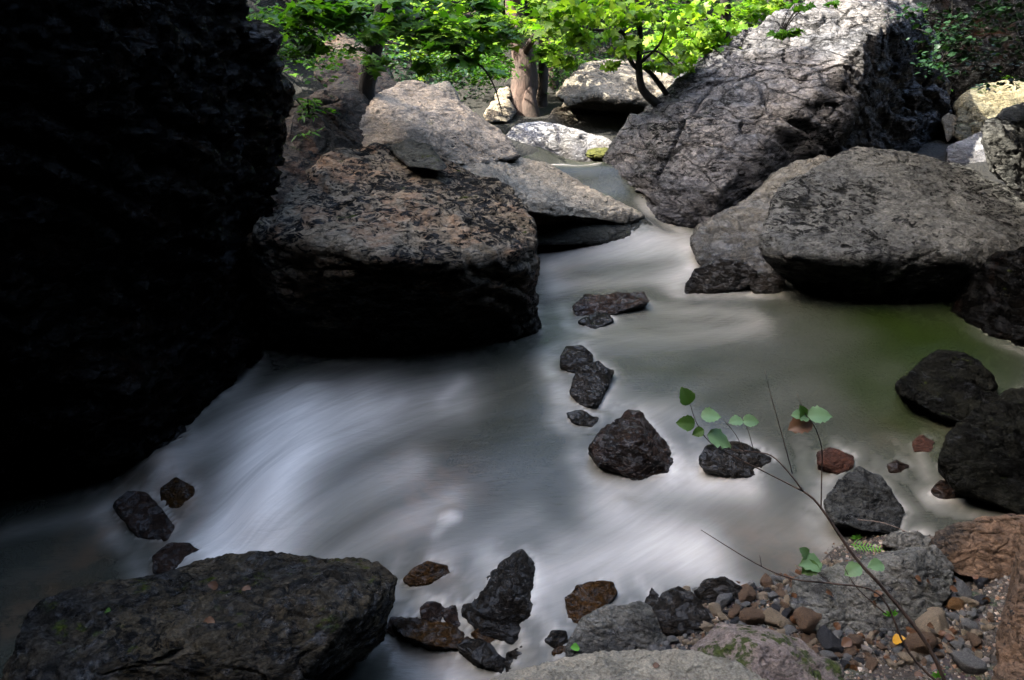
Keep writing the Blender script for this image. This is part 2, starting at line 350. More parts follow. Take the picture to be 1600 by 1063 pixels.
# ------------------------------------------------------------------ water level and stream bed
WP = [(840, 240, .40), (960, 250, .40), (880, 257, .38), (930, 257, .38), (880, 274, .22), (940, 274, .22), (900, 300, .21), (950, 315, .20), (1000, 338, .17), (1030, 352, .07), (1080, 362, .04),
      (860, 385, 0), (1000, 400, .0), (1100, 380, .03), (860, 500, -.01), (1000, 520, 0), (1200, 480, 0), (1400, 500, 0), (1200, 600, 0), (1400, 640, 0), (1600, 600, 0),
      (850, 580, -.03), (950, 680, -.05), (1060, 700, -.04), (1180, 690, -.01), (700, 600, -.06), (600, 600, -.06), (450, 600, -.09), (350, 620, -.12), (800, 700, -.07), (600, 700, -.10),
      (450, 690, -.13), (1060, 780, -.1), (1200, 770, -.1), (1300, 800, -.1), (900, 800, -.1), (700, 800, -.13), (500, 800, -.19), (420, 750, -.19),
      (345, 800, -.36), (300, 700, -.24), (400, 800, -.24), (200, 700, -.3), (100, 800, -.4), (200, 900, -.45), (0, 900, -.46), (380, 850, -.33), (0, 1060, -.5), (-200, 900, -.5), (500, 870, -.24),
      (650, 880, -.17), (850, 900, -.13), (1000, 900, -.11), (1200, 880, -.1), (650, 930, -.2), (800, 960, -.16), (640, 1010, -.26), (600, 1060, -.28), (760, 1050, -.26),
      (1450, 700, -.02), (1500, 780, -.05), (1600, 780, -.03), (1350, 720, -.04), (1400, 830, -.07), (780, 330, .15), (1300, 340, .05), (500, 400, 0), (1560, 450, 0)]
wc = np.array([W(a, b, z) for a, b, z in WP])
def tps(src, val, lam=1e-3):
    n = len(src); d = np.linalg.norm(src[:, None] - src[None], axis=2)
    K = np.where(d > 0, d * d * np.log(d + 1e-12), 0) + lam * np.eye(n)
    Pm = np.hstack([np.ones((n, 1)), src]); A = np.block([[K, Pm], [Pm.T, np.zeros((3, 3))]])
    s = np.linalg.solve(A, np.concatenate([val, np.zeros(3)]))
    def f(q):
        dd = np.linalg.norm(q[:, None] - src[None], axis=2)
        return np.where(dd > 0, dd * dd * np.log(dd + 1e-12), 0) @ s[:n] + s[n] + q @ s[n + 1:]
    return f
_wf = tps(wc[:, :2], wc[:, 2], 5e-3)
def water_z(q): return np.clip(_wf(q), -0.55, 0.42)
def wz(x, y): return float(water_z(np.array([[x, y]]))[0])
# shore: how far the bed lies above (+) or below (-) the water surface
BP = [(1000, 800, -.12), (1200, 800, -.1), (1250, 860, -.04), (1100, 900, -.04), (1180, 915, .0), (1300, 870, .01), (1030, 960, .0), (950, 1000, -.02), (880, 1000, -.06), (1100, 960, .05),
      (1300, 960, .08), (1500, 900, .08), (1420, 850, .02), (1500, 820, -.02), (1600, 850, .08), (1600, 1000, .16), (1400, 1040, .14), (1200, 1040, .12), (1000, 1060, .1), (850, 1060, 0),
      (800, 960, -.08), (650, 950, -.1), (640, 1020, -.15), (400, 800, -.2), (200, 850, -.25), (300, 1000, -.1), (0, 1000, -.3), (600, 650, -.3), (1000, 450, -.4), (1300, 550, -.45),
      (1450, 640, -.35), (1400, 700, -.16), (1530, 720, -.2), (1550, 600, -.35), (1600, 500, -.3), (1500, 560, -.4), (1270, 720, -.15), (1300, 700, -.2), (900, 270, -.25), (920, 300, -.2), (1000, 350, -.25), (900, 800, -.12), (700, 780, -.12),
      (500, 720, -.3), (1300, 400, .05), (700, 400, .0), (100, 770, -.15), (200, 720, -.15), (-100, 820, -.1), (360, 620, -.2), (800, 240, .1), (1300, 1200, .25), (900, 1250, .2), (1700, 900, .3), (500, 1200, .0)]
def on_water(px, py):
    p = W(px, py, 0)
    for _ in range(6): p = W(px, py, wz(p[0], p[1]))
    return p
bc = np.array([on_water(a, b) for a, b, z in BP])
_bf = tps(bc[:, :2], np.array([b[2] for b in BP]), 1e-2)
def ground_z(q):
    x, y = q[:, 0], q[:, 1]
    near = water_z(q) + np.clip(_bf(q), -0.5, 0.35)
    back = 0.38 + np.clip(y - 10.4, 0, 99) * 0.10 + 0.75 * np.clip(y - 13, 0, 99) ** 1.05
    t_ = np.clip((y - 8.9) / 1.3, 0, 1); t_ = t_ * t_ * (3 - 2 * t_)
    chan = np.exp(-((x - 0.9) / 1.6) ** 2) * np.clip((10.2 - y) / 0.8, 0, 1)
    z = near * (1 - t_) + back * t_ - 0.25 * chan * t_
    side = np.clip(x - 4.6 - np.clip(y - 6, 0, 9) * .75, 0, 99) * 1.3 + np.clip(-x - 3.6, 0, 99) * 0.8
    rear = np.clip(0.9 - y, 0, 99)  # unseen rise behind the camera, steepened to block sky light
    return z + np.clip(side, 0, 9) + np.clip(rear * 0.25, 0, 1) + np.clip(rear - 1.9, 0, 5.5) * 3.2 + 0.02 * perlin(np.stack([x * 3, y * 3, x * 0], 1), 3)
def gz(x, y): return float(ground_z(np.array([[x, y]]))[0])

def grid(name, xs, ys, zf):
    X, Y = np.meshgrid(xs, ys); q = np.stack([X.ravel(), Y.ravel()], 1); z = zf(q)
    V = np.column_stack([q, z]); nx, ny = len(xs), len(ys)
    i = (np.arange(ny - 1)[:, None] * nx + np.arange(nx - 1)[None]).ravel()
    return mesh_np(name, V, np.column_stack([i, i + 1, i + nx + 1, i + nx])), q

# ground
m, t, b = newmat('ground'); MATS['ground'] = m
tc = N(t, 'ShaderNodeTexCoord'); v = tc.outputs['Object']
vo = N(t, 'ShaderNodeTexVoronoi'); vo.inputs['Scale'].default_value = 38; t.links.new(v, vo.inputs['Vector'])
vo2 = N(t, 'ShaderNodeTexVoronoi'); vo2.inputs['Scale'].default_value = 90; t.links.new(v, vo2.inputs['Vector'])
pc = mix(t, 0.6, (0.07, 0.06, 0.045), vo.outputs['Color'], 'MULTIPLY')
pc = mix(t, ramp(t, noise(t, v, 3), (0.4, 0), (0.6, 1)), pc, (0.035, 0.025, 0.016))
sx = N(t, 'ShaderNodeSeparateXYZ'); t.links.new(v, sx.inputs[0])
soil = ramp(t, noise(t, v, 7, 6, .7), (0.3, (.006, .006, .004)), (0.7, (.022, .019, .012)))
far = math_(t, 'MAXIMUM', math_(t, 'GREATER_THAN', sx.outputs[1], 3.3), math_(t, 'GREATER_THAN', sx.outputs[0], 2.5))
far = math_(t, 'MAXIMUM', far, math_(t, 'LESS_THAN', sx.outputs[1], 0.6))
pc = mix(t, far, pc, soil)
t.links.new(pc, b.inputs['Base Color']); b.inputs['Roughness'].default_value = 0.8
hh = math_(t, 'ADD', vo.outputs['Distance'], math_(t, 'MULTIPLY', vo2.outputs['Distance'], 0.5))
bp = N(t, 'ShaderNodeBump'); bp.invert = True; bp.inputs['Distance'].default_value = 0.02; t.links.new(hh, bp.inputs['Height']); t.links.new(bp.outputs[0], b.inputs['Normal'])
def cat_(*a): return np.unique(np.concatenate(a))
gx = cat_(np.arange(-14, -5, .5), np.arange(-5, 5, .06), np.arange(5, 14.1, .5)); gy = cat_(np.arange(-12, 1, .5), np.arange(1, 11, .06), np.arange(11, 40, .6))
me, _ = grid('ground', gx, gy, ground_z); tag(link('ground', me, 'ground'), kind='structure')

# ------------------------------------------------------------------ water
FOAM = [  # stroke: x0 y0 x1 y1 half-width px, amount (aerated white water)
 (460, 650, 350, 840, 60, .9), (420, 680, 350, 760, 50, .8), (440, 690, 400, 760, 45, .5), (560, 640, 440, 680, 35, .5), (700, 605, 430, 665, 45, .45), (640, 730, 380, 830, 35, .40), (560, 640, 400, 700, 60, .45), (700, 780, 440, 870, 30, .35),
 (430, 600, 250, 660, 22, .22), (300, 640, 380, 640, 30, .2), (620, 610, 560, 640, 14, .2), (720, 585, 690, 610, 12, .3),
 (860, 395, 1070, 385, 24, .5), (870, 440, 1080, 425, 18, .25), (1050, 440, 1100, 400, 22, .35), (900, 530, 1180, 510, 26, .16), (1020, 480, 1180, 490, 14, .15), (860, 420, 870, 480, 25, .2), (1090, 455, 1220, 460, 12, .2),
 (1010, 350, 1060, 365, 12, .25), (850, 262, 930, 264, 6, .9), (1010, 355, 1000, 345, 8, .2), (1120, 385, 1200, 432, 10, .5),
 (780, 900, 1100, 870, 40, .5), (950, 800, 1080, 850, 45, .6), (880, 850, 1060, 870, 35, .35), (1030, 740, 1160, 760, 26, .4), (960, 770, 1150, 750, 30, .3), (1100, 790, 1280, 850, 60, .15),
 (830, 810, 700, 850, 30, .2), (900, 610, 1060, 650, 26, .18), (850, 560, 880, 620, 20, .2), (870, 930, 760, 860, 22, .35), (690, 802, 712, 803, 7, .55), (700, 806, 680, 822, 9, .25),
 (660, 905, 700, 925, 14, .25), (600, 1045, 740, 1020, 35, .25), (700, 1010, 740, 1040, 12, .3), (860, 960, 830, 930, 15, .3), (1450, 790, 1590, 780, 14, .35), (1430, 720, 1440, 760, 10, .2),
 (0, 800, 180, 770, 18, .10), (300, 880, 150, 900, 18, .12), (345, 850, 280, 905, 16, .3), (1000, 905, 1020, 925, 10, .4), (1040, 745, 1060, 730, 10, .3), (1300, 740, 1280, 790, 14, .2), (1290, 790, 1330, 830, 8, .3)]
DEEP = [(1440, 530, 1390, 500, 75, 1.0), (1480, 480, 1500, 580, 60, .9), (1330, 540, 1400, 640, 80, .3), (1400, 640, 1440, 600, 60, .8), (1350, 640, 1420, 690, 40, .6), (1250, 745, 1290, 720, 20, .4), (60, 950, 0, 1040, 50, .5), (600, 760, 500, 780, 30, .35)]
BROWN = [(620, 740, 700, 760, 55, .5), (640, 800, 680, 770, 40, .5), (250, 700, 285, 790, 34, 1.0), (200, 740, 160, 790, 40, .6), (100, 850, 30, 900, 60, .5), (0, 940, 140, 900, 30, .4), (1180, 850, 1280, 880, 70, .35), (620, 960, 700, 990, 25, .6), (1400, 700, 1470, 690, 40, .4), (680, 870, 700, 880, 30, .4)]
def stroke(q, L, z0=-0.08):
    r = np.zeros(len(q))
    for x0, y0, x1, y1, wpx, a in L:
        zz = 0.35 if y0 < 300 else (-0.3 if x0 < 420 and y0 > 600 else (0 if y0 < 620 else -0.1))
        A = W(x0, y0, zz); B = W(x1, y1, zz); hw = wpx * A[1] / 0.93 / FPX
        # the picture foreshortens across the flow: allow for it along the view direction
        d = (B - A)[:2]; L2 = d @ d + 1e-9; s = np.clip(((q - A[:2]) @ d) / L2, 0, 1); e = q - (A[:2] + s[:, None] * d)
        fs = 2.1 if y0 < 650 else 1.5
        if y0 < 300: fs = 1.5
        rr = (e[:, 0] / hw) ** 2 + (e[:, 1] / (hw * fs)) ** 2
        r = 1 - (1 - r) * (1 - a * (.52 if y0 > 320 and x0 > 500 and L is FOAM else 1) * np.exp(-rr * 0.8))
    return r
# ------------------------------------------------------------------ cliff on the left (terrain) and an added sun-blocking ridge
def boxpts(x0, x1, y0, y1, z0, z1, top=0.0):
    return [np.array(p) for p in ((x0, y0, z0), (x1, y0, z0), (x1, y1, z0), (x0, y1, z0), (x0 - top, y0, z1), (x1 - top, y0, z1), (x1 - top, y1, z1), (x0 - top, y1, z1))]
c1 = [on_water(-300, 860), on_water(0, 762), on_water(225, 690), on_water(360, 598), P(400, 590, 4.4), P(-300, 300, 2.6), P(0, 500, 2.9), P(200, 450, 3.5), P(380, 420, 4.3),
      P(150, 200, 3.3), P(250, 0, 3.6), P(240, -60, 3.8), P(-300, -300, 2.6), P(250, -300, 3.8), P(430, 135, 4.9), P(370, 60, 4.8), P(425, 200, 4.9), P(395, 330, 4.7)]
c1 += [p - np.array([0, -.05, .4]) for p in c1[:4]]
c1 += [p + np.array([-1.5, 1.2, 0]) for p in c1]
c2 = boxpts(-7, -3.1, -3, 5.2, -1, 3.9, 0.3)
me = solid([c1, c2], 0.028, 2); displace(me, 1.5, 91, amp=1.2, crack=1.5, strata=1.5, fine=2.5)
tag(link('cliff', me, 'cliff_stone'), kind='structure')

def ridge(q):                                        # added ridge out of view, placed to block the sun from the stream
    x, y = q[:, 0], q[:, 1]
    end = np.clip((7.6 - y) / 1.5, 0, 1); r_ = np.clip((-x - 9) / 6, 0, 1)
    return -0.5 + 20.5 * r_ * end * np.clip((y + 16) / 3, 0, 1) + 0.5 * perlin(np.stack([x * .4, y * .4, x * 0], 1), 8)
me, _ = grid('sun_block_ridge', np.arange(-26, -8.4, .5), np.arange(-16, 16.1, .5), ridge); tag(link('sun_block_ridge', me, 'cliff_stone'), kind='structure')
# ------------------------------------------------------------------ boulders, back to front
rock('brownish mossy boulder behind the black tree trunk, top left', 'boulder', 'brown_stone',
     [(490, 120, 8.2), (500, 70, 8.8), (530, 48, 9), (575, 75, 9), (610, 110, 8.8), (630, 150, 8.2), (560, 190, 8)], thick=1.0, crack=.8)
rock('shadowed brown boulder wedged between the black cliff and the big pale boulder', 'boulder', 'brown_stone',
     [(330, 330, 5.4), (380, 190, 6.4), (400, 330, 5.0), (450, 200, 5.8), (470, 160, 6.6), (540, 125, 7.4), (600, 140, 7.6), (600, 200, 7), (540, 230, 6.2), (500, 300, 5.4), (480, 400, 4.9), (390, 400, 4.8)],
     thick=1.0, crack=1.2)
rock('small pointed pale boulder peeking up behind the crest of the big pale boulder', 'boulder', 'pale_stone',
     [(655, 140, 8.3), (700, 125, 8.4), (715, 145, 8.3), (728, 175, 8), (670, 175, 8), (650, 160, 8.1)], thick=.5)
rock('large pale brown boulder sloping down behind the black-faced block', 'boulder', 'warm_stone',
     [(548, 225, 6.4), (570, 180, 6.9), (590, 150, 7.3), (620, 125, 7.7), (655, 128, 7.8), (700, 145, 7.8), (745, 178, 7.8), (790, 215, 7.5), (812, 245, 7.1), (750, 262, 6.5), (650, 262, 6.0), (560, 270, 5.9)],
     thick=.9, crack=.7, strata=.3)
rock('pale cracked slab stretching right from the big pale boulder into the stream', 'boulder', 'slab_stone',
     [(700, 262, 6.3), (760, 245, 7.0), (800, 242, 7.3), (850, 254, 7.7), (895, 288, 7.6), (965, 318, 7.3), (1008, 340, 6.95), (980, 350, 6.75), (840, 350, 6.4), (810, 330, 6.0), (760, 300, 5.9)],
     thick=.6, crack=.8, strata=.3, lump=.7)
rock('dark rounded ledge lying along the waterline under the pale slab', 'rock', 'ledge_stone',
     [(815, 345, 6.4), (850, 340, 6.55), (950, 340, 6.75), (1010, 343, 6.9), (1028, 358, 6.85), (1026, 378, 6.65), (970, 384, 6.55), (830, 382, 6.3)], thick=.4, name='rock', crack=.4, strata=.2, lump=.5)
rock('big block boulder with black undercut face and lichened top, at the left bank', 'boulder', 'lichen_block',
     [(500, 300, 5.0), (520, 240, 5.7), (600, 222, 6.1), (650, 225, 6.1), (700, 262, 5.9), (780, 275, 5.6), (806, 292, 5.4), (832, 350, 4.85), (838, 400, 4.6), (800, 400, 4.3), (700, 412, 4.05), (600, 405, 3.9),
      (495, 385, 4.0), (400, 370, 4.5), (845, 480, 4.75), (850, 540, 4.7), (720, 560, 4.7), (560, 590, 4.65), (450, 600, 4.7), (390, 590, 4.8), (385, 440, 4.6)],
     thick=.9, crack=1.0, strata=.8, smooth=14)
rock('dark angular stone leaning on the crest of the black-faced block', 'rock', 'ledge_stone',
     [(610, 235, 5.75), (640, 218, 5.8), (672, 228, 5.75), (700, 262, 5.45), (690, 268, 5.3), (640, 262, 5.4)], thick=.25, name='rock', crack=.5)
rock('low bright white boulder at the head of the small cascade', 'boulder', 'white_stone',
     [(785, 215, 9.6), (800, 195, 10.1), (840, 188, 10.5), (875, 196, 10.5), (930, 212, 10.3), (958, 222, 10.0), (963, 236, 9.7), (930, 252, 9.3), (850, 252, 9.3), (810, 250, 9.2), (790, 235, 9.3)],
     fit=0.3, thick=.8, crack=.9, strata=.2)
rock('round overhanging boulder with a black hollow beneath, near the thick tree trunk', 'boulder', 'pale_stone',
     [(868, 150, 10.9), (895, 112, 11.3), (940, 90, 11.6), (990, 93, 11.6), (1040, 112, 11.4), (1056, 140, 11.0), (1040, 175, 10.8), (985, 160, 10.35), (930, 150, 10.35), (885, 168, 10.6)],
     [(875, 165, 11.4), (900, 205, 11.6), (960, 245, 11.6), (1050, 250, 11.4), (1055, 150, 11.3), (930, 140, 11.3)], [(1000, 150, 10.5), (1056, 140, 10.8), (1056, 240, 10.6), (1010, 235, 10.7)], thick=1.2, crack=1.0, strata=.5)
rock('mossy stone at the left foot of the round overhanging boulder', 'rock', 'pale_stone',
     [(850, 195, 10.8), (865, 170, 11.1), (885, 165, 11.3), (905, 190, 11), (890, 205, 10.7), (860, 205, 10.6)], thick=.4, name='rock')
rock('stack of grey stones left of the thick tree trunk, the upper one', 'rock', 'slab_stone',
     [(772, 150, 11.4), (780, 137, 11.6), (796, 136, 11.6), (802, 150, 11.5), (792, 160, 11.3), (775, 160, 11.3)], thick=.3, name='rock')
rock('grey stone left of the thick tree trunk, lying under another', 'rock', 'slab_stone',
     [(755, 180, 11), (768, 158, 11.3), (795, 156, 11.3), (808, 175, 11.2), (795, 192, 10.9), (760, 192, 10.8)], thick=.4, name='rock')
rock('huge grey fissured boulder right of the stream, its right side black', 'boulder', 'grey_schist',
     [(938, 262, 8.3), (960, 220, 8.4), (985, 185, 8.5), (1055, 120, 8.7), (1100, 90, 8.8), (1170, 42, 9.0), (1250, -5, 9.3), (1330, -30, 9.5), (1400, -15, 9.5), (1440, 20, 9.5),
      (1360, 50, 8.4), (1345, 130, 8.1), (1310, 215, 7.7), (1180, 320, 7.2), (1100, 358, 6.95), (1030, 352, 7.1), (970, 335, 7.7), (942, 295, 8.1), (1200, 380, 7.1), (1130, 290, 6.9), (1030, 290, 7.25),
      (1465, 70, 10.6), (1482, 235, 10.4), (1400, 300, 10.0)],
     thick=1.4, crack=1.2, strata=.8, lump=.8, amp=.8, smooth=10)
rock('pale smooth rock at the left foot of the wide olive-grey boulder, wet at the waterline', 'rock', 'wet_stone',
     [(1078, 375, 5.95), (1095, 352, 6.2), (1150, 330, 6.3), (1195, 288, 6.6), (1250, 255, 6.8), (1300, 245, 6.8), (1240, 360, 5.9), (1200, 440, 5.4), (1130, 425, 5.5), (1085, 400, 5.8)],
     fit=0.4, thick=.6, name='rock', crack=.5, strata=.5)
rock('wide olive-grey boulder with a black undercut, right bank of the pool', 'boulder', 'olive_stone',
     [(1182, 350, 5.4), (1215, 290, 5.9), (1290, 242, 6.4), (1335, 225, 6.6), (1420, 243, 6.7), (1500, 255, 6.6), (1560, 282, 6.3), (1620, 325, 6.0), (1700, 420, 5.4), (1500, 400, 5.0), (1350, 405, 4.95), (1230, 400, 5.0),
      (1180, 400, 5.2), (1240, 455, 5.5), (1400, 480, 5.7), (1600, 560, 5.7), (1700, 600, 5.6)],
     thick=.8, crack=.5, strata=.2, lump=.5, smooth=220, amp=.8)
rock('added near-black boulder standing in for the dark void behind the leafy shrub at the top right', 'boulder', 'cliff_stone',  # near-black mass added in place of deep shade
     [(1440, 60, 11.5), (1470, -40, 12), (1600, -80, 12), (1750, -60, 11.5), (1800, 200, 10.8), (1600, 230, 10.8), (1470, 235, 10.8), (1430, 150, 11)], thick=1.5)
rock('tan mossy boulder in the background at the right edge', 'boulder', 'yellow_stone',
     [(1492, 200, 9.6), (1497, 165, 9.9), (1530, 135, 10.4), (1580, 122, 10.6), (1660, 125, 10.6), (1680, 200, 9.8), (1560, 240, 9.4), (1495, 220, 9.4)], thick=1.0)
rock('bright white sunlit rock between the tan boulder and the olive-grey boulder', 'rock', 'white_stone',
     [(1476, 232, 9.0), (1500, 218, 9.2), (1545, 203, 9.4), (1570, 230, 9.2), (1560, 275, 8.6), (1510, 268, 8.7), (1480, 255, 8.8)], thick=.5, name='rock', crack=.4)
rock('small grey stone in the dark gap left of the tan boulder', 'rock', 'slab_stone',
     [(1470, 185, 9.8), (1482, 177, 9.9), (1497, 182, 9.9), (1497, 210, 9.7), (1480, 225, 9.5)], thick=.3, name='rock')
rock('dark grey boulder at the right edge in front of the tan boulder', 'boulder', 'olive_stone',
     [(1538, 215, 7.0), (1540, 190, 7.3), (1570, 172, 7.6), (1640, 160, 7.7), (1660, 320, 6.8), (1600, 310, 6.7), (1550, 270, 6.8)], thick=.8)
# dark right bank
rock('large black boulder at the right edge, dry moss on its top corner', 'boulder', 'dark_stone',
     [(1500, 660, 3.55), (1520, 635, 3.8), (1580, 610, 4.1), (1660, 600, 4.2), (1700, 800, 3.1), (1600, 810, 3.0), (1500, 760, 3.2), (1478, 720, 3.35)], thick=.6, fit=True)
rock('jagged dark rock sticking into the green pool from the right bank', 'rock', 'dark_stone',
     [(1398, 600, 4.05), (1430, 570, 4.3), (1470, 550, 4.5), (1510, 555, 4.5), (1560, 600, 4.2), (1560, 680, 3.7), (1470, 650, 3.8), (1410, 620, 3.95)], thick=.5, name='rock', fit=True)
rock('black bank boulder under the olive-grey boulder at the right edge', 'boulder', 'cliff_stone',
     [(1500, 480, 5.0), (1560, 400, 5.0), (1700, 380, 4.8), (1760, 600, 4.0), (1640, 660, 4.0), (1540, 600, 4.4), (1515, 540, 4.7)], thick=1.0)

# mid-stream rocks
def Rk(label, mat, pts, **k):
    k.setdefault('fit', True); k.setdefault('amp', 1.15); k.setdefault('fine', .8); k.setdefault('smooth', 2); return rock(label, 'rock', mat, pts, name='rock', **k)
Rk('wet glinting black rock below the pale rock on the right, left one of two', 'black_wet', [(1070, 445, 5.1), (1085, 420, 5.3), (1120, 405, 5.45), (1165, 410, 5.45), (1185, 425, 5.3), (1180, 445, 5.1), (1120, 455, 5.0), (1070, 460, 5.0)], thick=.25)
Rk('smaller wet black rock right of the wet glinting one, below the olive-grey boulder', 'black_wet', [(1170, 435, 5.15), (1190, 427, 5.25), (1222, 430, 5.25), (1228, 445, 5.1), (1215, 458, 5.0), (1175, 455, 5.0)], thick=.2)
Rk('low flat rock just breaking the surface in mid-pool', 'brown_wet', [(892, 478, 4.95), (915, 463, 5.1), (960, 458, 5.15), (1005, 458, 5.15), (1015, 470, 5.0), (960, 492, 4.85), (900, 495, 4.85)], fit=0.16, thick=.25, crack=.5)
Rk('small dark rock tip just below the low flat rock in mid-pool', 'black_wet', [(903, 503, 4.7), (930, 488, 4.8), (950, 490, 4.8), (960, 500, 4.7), (930, 515, 4.6)], fit=0.2, thick=.15)
Rk('wet black rock with a runnel, right of the black-faced block', 'black_wet', [(876, 556, 4.2), (885, 542, 4.3), (910, 540, 4.35), (925, 556, 4.3), (922, 578, 4.15), (900, 585, 4.1), (876, 575, 4.15)], thick=.2)
Rk('leaning wet black rock touching the runnel rock, just below it', 'black_wet', [(888, 612, 3.95), (905, 575, 4.1), (935, 564, 4.2), (958, 580, 4.15), (945, 600, 4.0), (934, 632, 3.8), (905, 634, 3.85)], thick=.18)
Rk('thin dark submerged rock edge left of the pyramid-shaped brown rock', 'black_wet', [(885, 645, 3.62), (905, 640, 3.66), (935, 655, 3.6), (925, 668, 3.52), (895, 660, 3.55)], fit=0.12, thick=.1, crack=.3)
Rk('pyramid-shaped dark brown rock standing in mid-stream', 'brown_wet', [(918, 700, 3.15), (945, 670, 3.3), (980, 641, 3.45), (1000, 643, 3.45), (1018, 665, 3.4), (1040, 700, 3.25), (1060, 725, 3.2), (1050, 745, 3.05), (990, 750, 3.0), (935, 725, 3.05), (1000, 690, 3.1)], thick=.25, crack=.7)
Rk('low wet rock patched with green, behind the leafy twig', 'black_wet', [(1090, 715, 3.15), (1105, 697, 3.3), (1150, 690, 3.4), (1185, 705, 3.35), (1210, 722, 3.25), (1180, 745, 3.05), (1130, 742, 3.05), (1100, 735, 3.05)], fit=0.28, thick=.2)
Rk('rusty red rock in the shallows behind the twig', 'rust_stone', [(1275, 705, 3.3), (1300, 700, 3.4), (1335, 712, 3.35), (1335, 728, 3.2), (1310, 742, 3.1), (1280, 725, 3.15)], thick=.15, crack=.5)
Rk('rounded dark grey rock at the edge of the gravel shore', 'shore_dark', [(1288, 785, 2.9), (1310, 750, 3.1), (1345, 735, 3.2), (1372, 745, 3.2), (1395, 775, 3.05), (1415, 800, 2.95), (1400, 835, 2.75), (1350, 830, 2.72), (1305, 815, 2.75)], thick=.25, crack=.6)
Rk('small brown rock in shallow water by the large black boulder', 'rust_stone', [(1425, 690, 3.3), (1440, 678, 3.4), (1462, 690, 3.35), (1460, 708, 3.2), (1430, 705, 3.2)], thick=.1)
Rk('dark brown stone half sunk near the foot of the large black boulder', 'brown_wet', [(1455, 765, 2.95), (1470, 750, 3.05), (1505, 755, 3.05), (1510, 775, 2.9), (1470, 782, 2.85)], thick=.12)
Rk('little brown stone with foam behind it in the right shallows', 'brown_wet', [(1385, 725, 3.15), (1400, 718, 3.2), (1420, 728, 3.15), (1410, 740, 3.05), (1390, 738, 3.05)], thick=.1)
Rk('curved dark rock with water sliding over it, at the cliff foot', 'black_wet', [(228, 685, 3.6), (245, 665, 3.75), (270, 658, 3.8), (290, 668, 3.75), (300, 690, 3.6), (270, 705, 3.5), (235, 700, 3.5)], fit=0.3, thick=.2, crack=.3, strata=.2)
Rk('reddish brown rock showing through the veil of white water', 'amber_wet', [(250, 790, 3.0), (252, 762, 3.1), (275, 745, 3.15), (303, 760, 3.1), (312, 792, 3.0), (285, 808, 2.9)], thick=.25, crack=.2, strata=.1, amp=.6, fit=.6)
Rk('rounded brown rock at the lip of the cascade, lower left', 'brown_wet', [(180, 790, 3.05), (200, 768, 3.2), (225, 770, 3.2), (255, 795, 3.1), (275, 830, 2.9), (260, 845, 2.8), (215, 840, 2.82)], thick=.2, crack=.3, strata=.2)
Rk('smooth dark rock under sliding water just above the big front boulder', 'brown_wet', [(235, 870, 2.7), (260, 850, 2.8), (295, 848, 2.82), (325, 868, 2.75), (345, 895, 2.6), (290, 905, 2.55), (240, 895, 2.6)], fit=0.25, thick=.2, crack=.2, strata=.1)

# front and shore rocks
rock('very large dark boulder filling the bottom left corner', 'boulder', 'front_dark',
     [(15, 1030, 2.05), (60, 950, 2.3), (95, 930, 2.4), (200, 905, 2.55), (330, 885, 2.65), (415, 864, 2.75), (500, 872, 2.7), (590, 880, 2.65), (618, 905, 2.55), (612, 960, 2.4),
      (540, 970, 2.2), (480, 940, 2.25), (330, 960, 2.2), (280, 1010, 2.0), (60, 1080, 1.85), (300, 1200, 1.75), (450, 1080, 1.95), (600, 1000, 2.35), (-20, 1150, 1.8)],
     thick=.35, crack=.9, strata=.5, lump=.7, voxel=.006, kscale=.85, sink=.15)
rock('jagged black wet rock at the bottom centre with a glinting face', 'rock', 'black_wet',
     [(722, 930, 2.35), (760, 895, 2.45), (800, 868, 2.5), (815, 862, 2.5), (835, 885, 2.45), (850, 930, 2.35), (855, 985, 2.15), (800, 1005, 2.05), (745, 990, 2.1), (725, 960, 2.2), (800, 930, 2.2)],
     thick=.2, crack=1.0, name='rock', fit=True)
Rk('small glinting brown rock between the corner boulder and the jagged black rock', 'amber_wet', [(632, 905, 2.5), (645, 888, 2.58), (670, 877, 2.63), (700, 884, 2.6), (705, 895, 2.55), (670, 912, 2.45), (640, 915, 2.45)], thick=.12, crack=.4)
Rk('small round dark stone above the rusty ledge at the bottom', 'brown_wet', [(655, 950, 2.3), (665, 940, 2.35), (690, 942, 2.35), (700, 955, 2.3), (685, 972, 2.22), (660, 968, 2.23)], thick=.08)
Rk('dark stone leaning on the small round stone above the rusty ledge', 'brown_wet', [(690, 955, 2.28), (710, 945, 2.32), (725, 955, 2.3), (722, 980, 2.2), (700, 982, 2.2)], thick=.08)
Rk('rusty yellow ledge of rock under thin water at the bottom', 'amber_wet', [(610, 975, 2.2), (640, 965, 2.24), (700, 975, 2.22), (760, 1000, 2.12), (750, 1020, 2.04), (690, 1012, 2.05), (630, 995, 2.1)], fit=0.15, thick=.12, crack=.6)
Rk('black wet stone below the jagged black rock, the left one', 'black_wet', [(712, 1008, 2.08), (730, 998, 2.12), (765, 1008, 2.1), (790, 1030, 2.0), (785, 1052, 1.92), (745, 1035, 1.95)], thick=.1)
Rk('black wet stone below the jagged black rock, the right one with an orange edge', 'black_wet', [(790, 1020, 2.04), (815, 1008, 2.1), (840, 1010, 2.1), (850, 1028, 2.02), (830, 1045, 1.95), (790, 1050, 1.92)], thick=.1)
Rk('small black wet stone wedged right of the jagged black rock', 'black_wet', [(850, 1000, 2.12), (862, 985, 2.2), (885, 985, 2.2), (890, 1005, 2.1), (870, 1015, 2.06)], thick=.08)
Rk('low amber stone just left of the grey angular rock, half in the water', 'amber_wet', [(862, 1020, 2.05), (872, 1008, 2.1), (895, 1012, 2.1), (893, 1030, 2.0), (870, 1032, 2.0)], thick=.06)
Rk('dark stone peeping out between the corner boulder and the rusty ledge', 'brown_wet', [(600, 985, 2.15), (612, 965, 2.25), (632, 968, 2.25), (636, 985, 2.18), (615, 995, 2.1)], thick=.08)
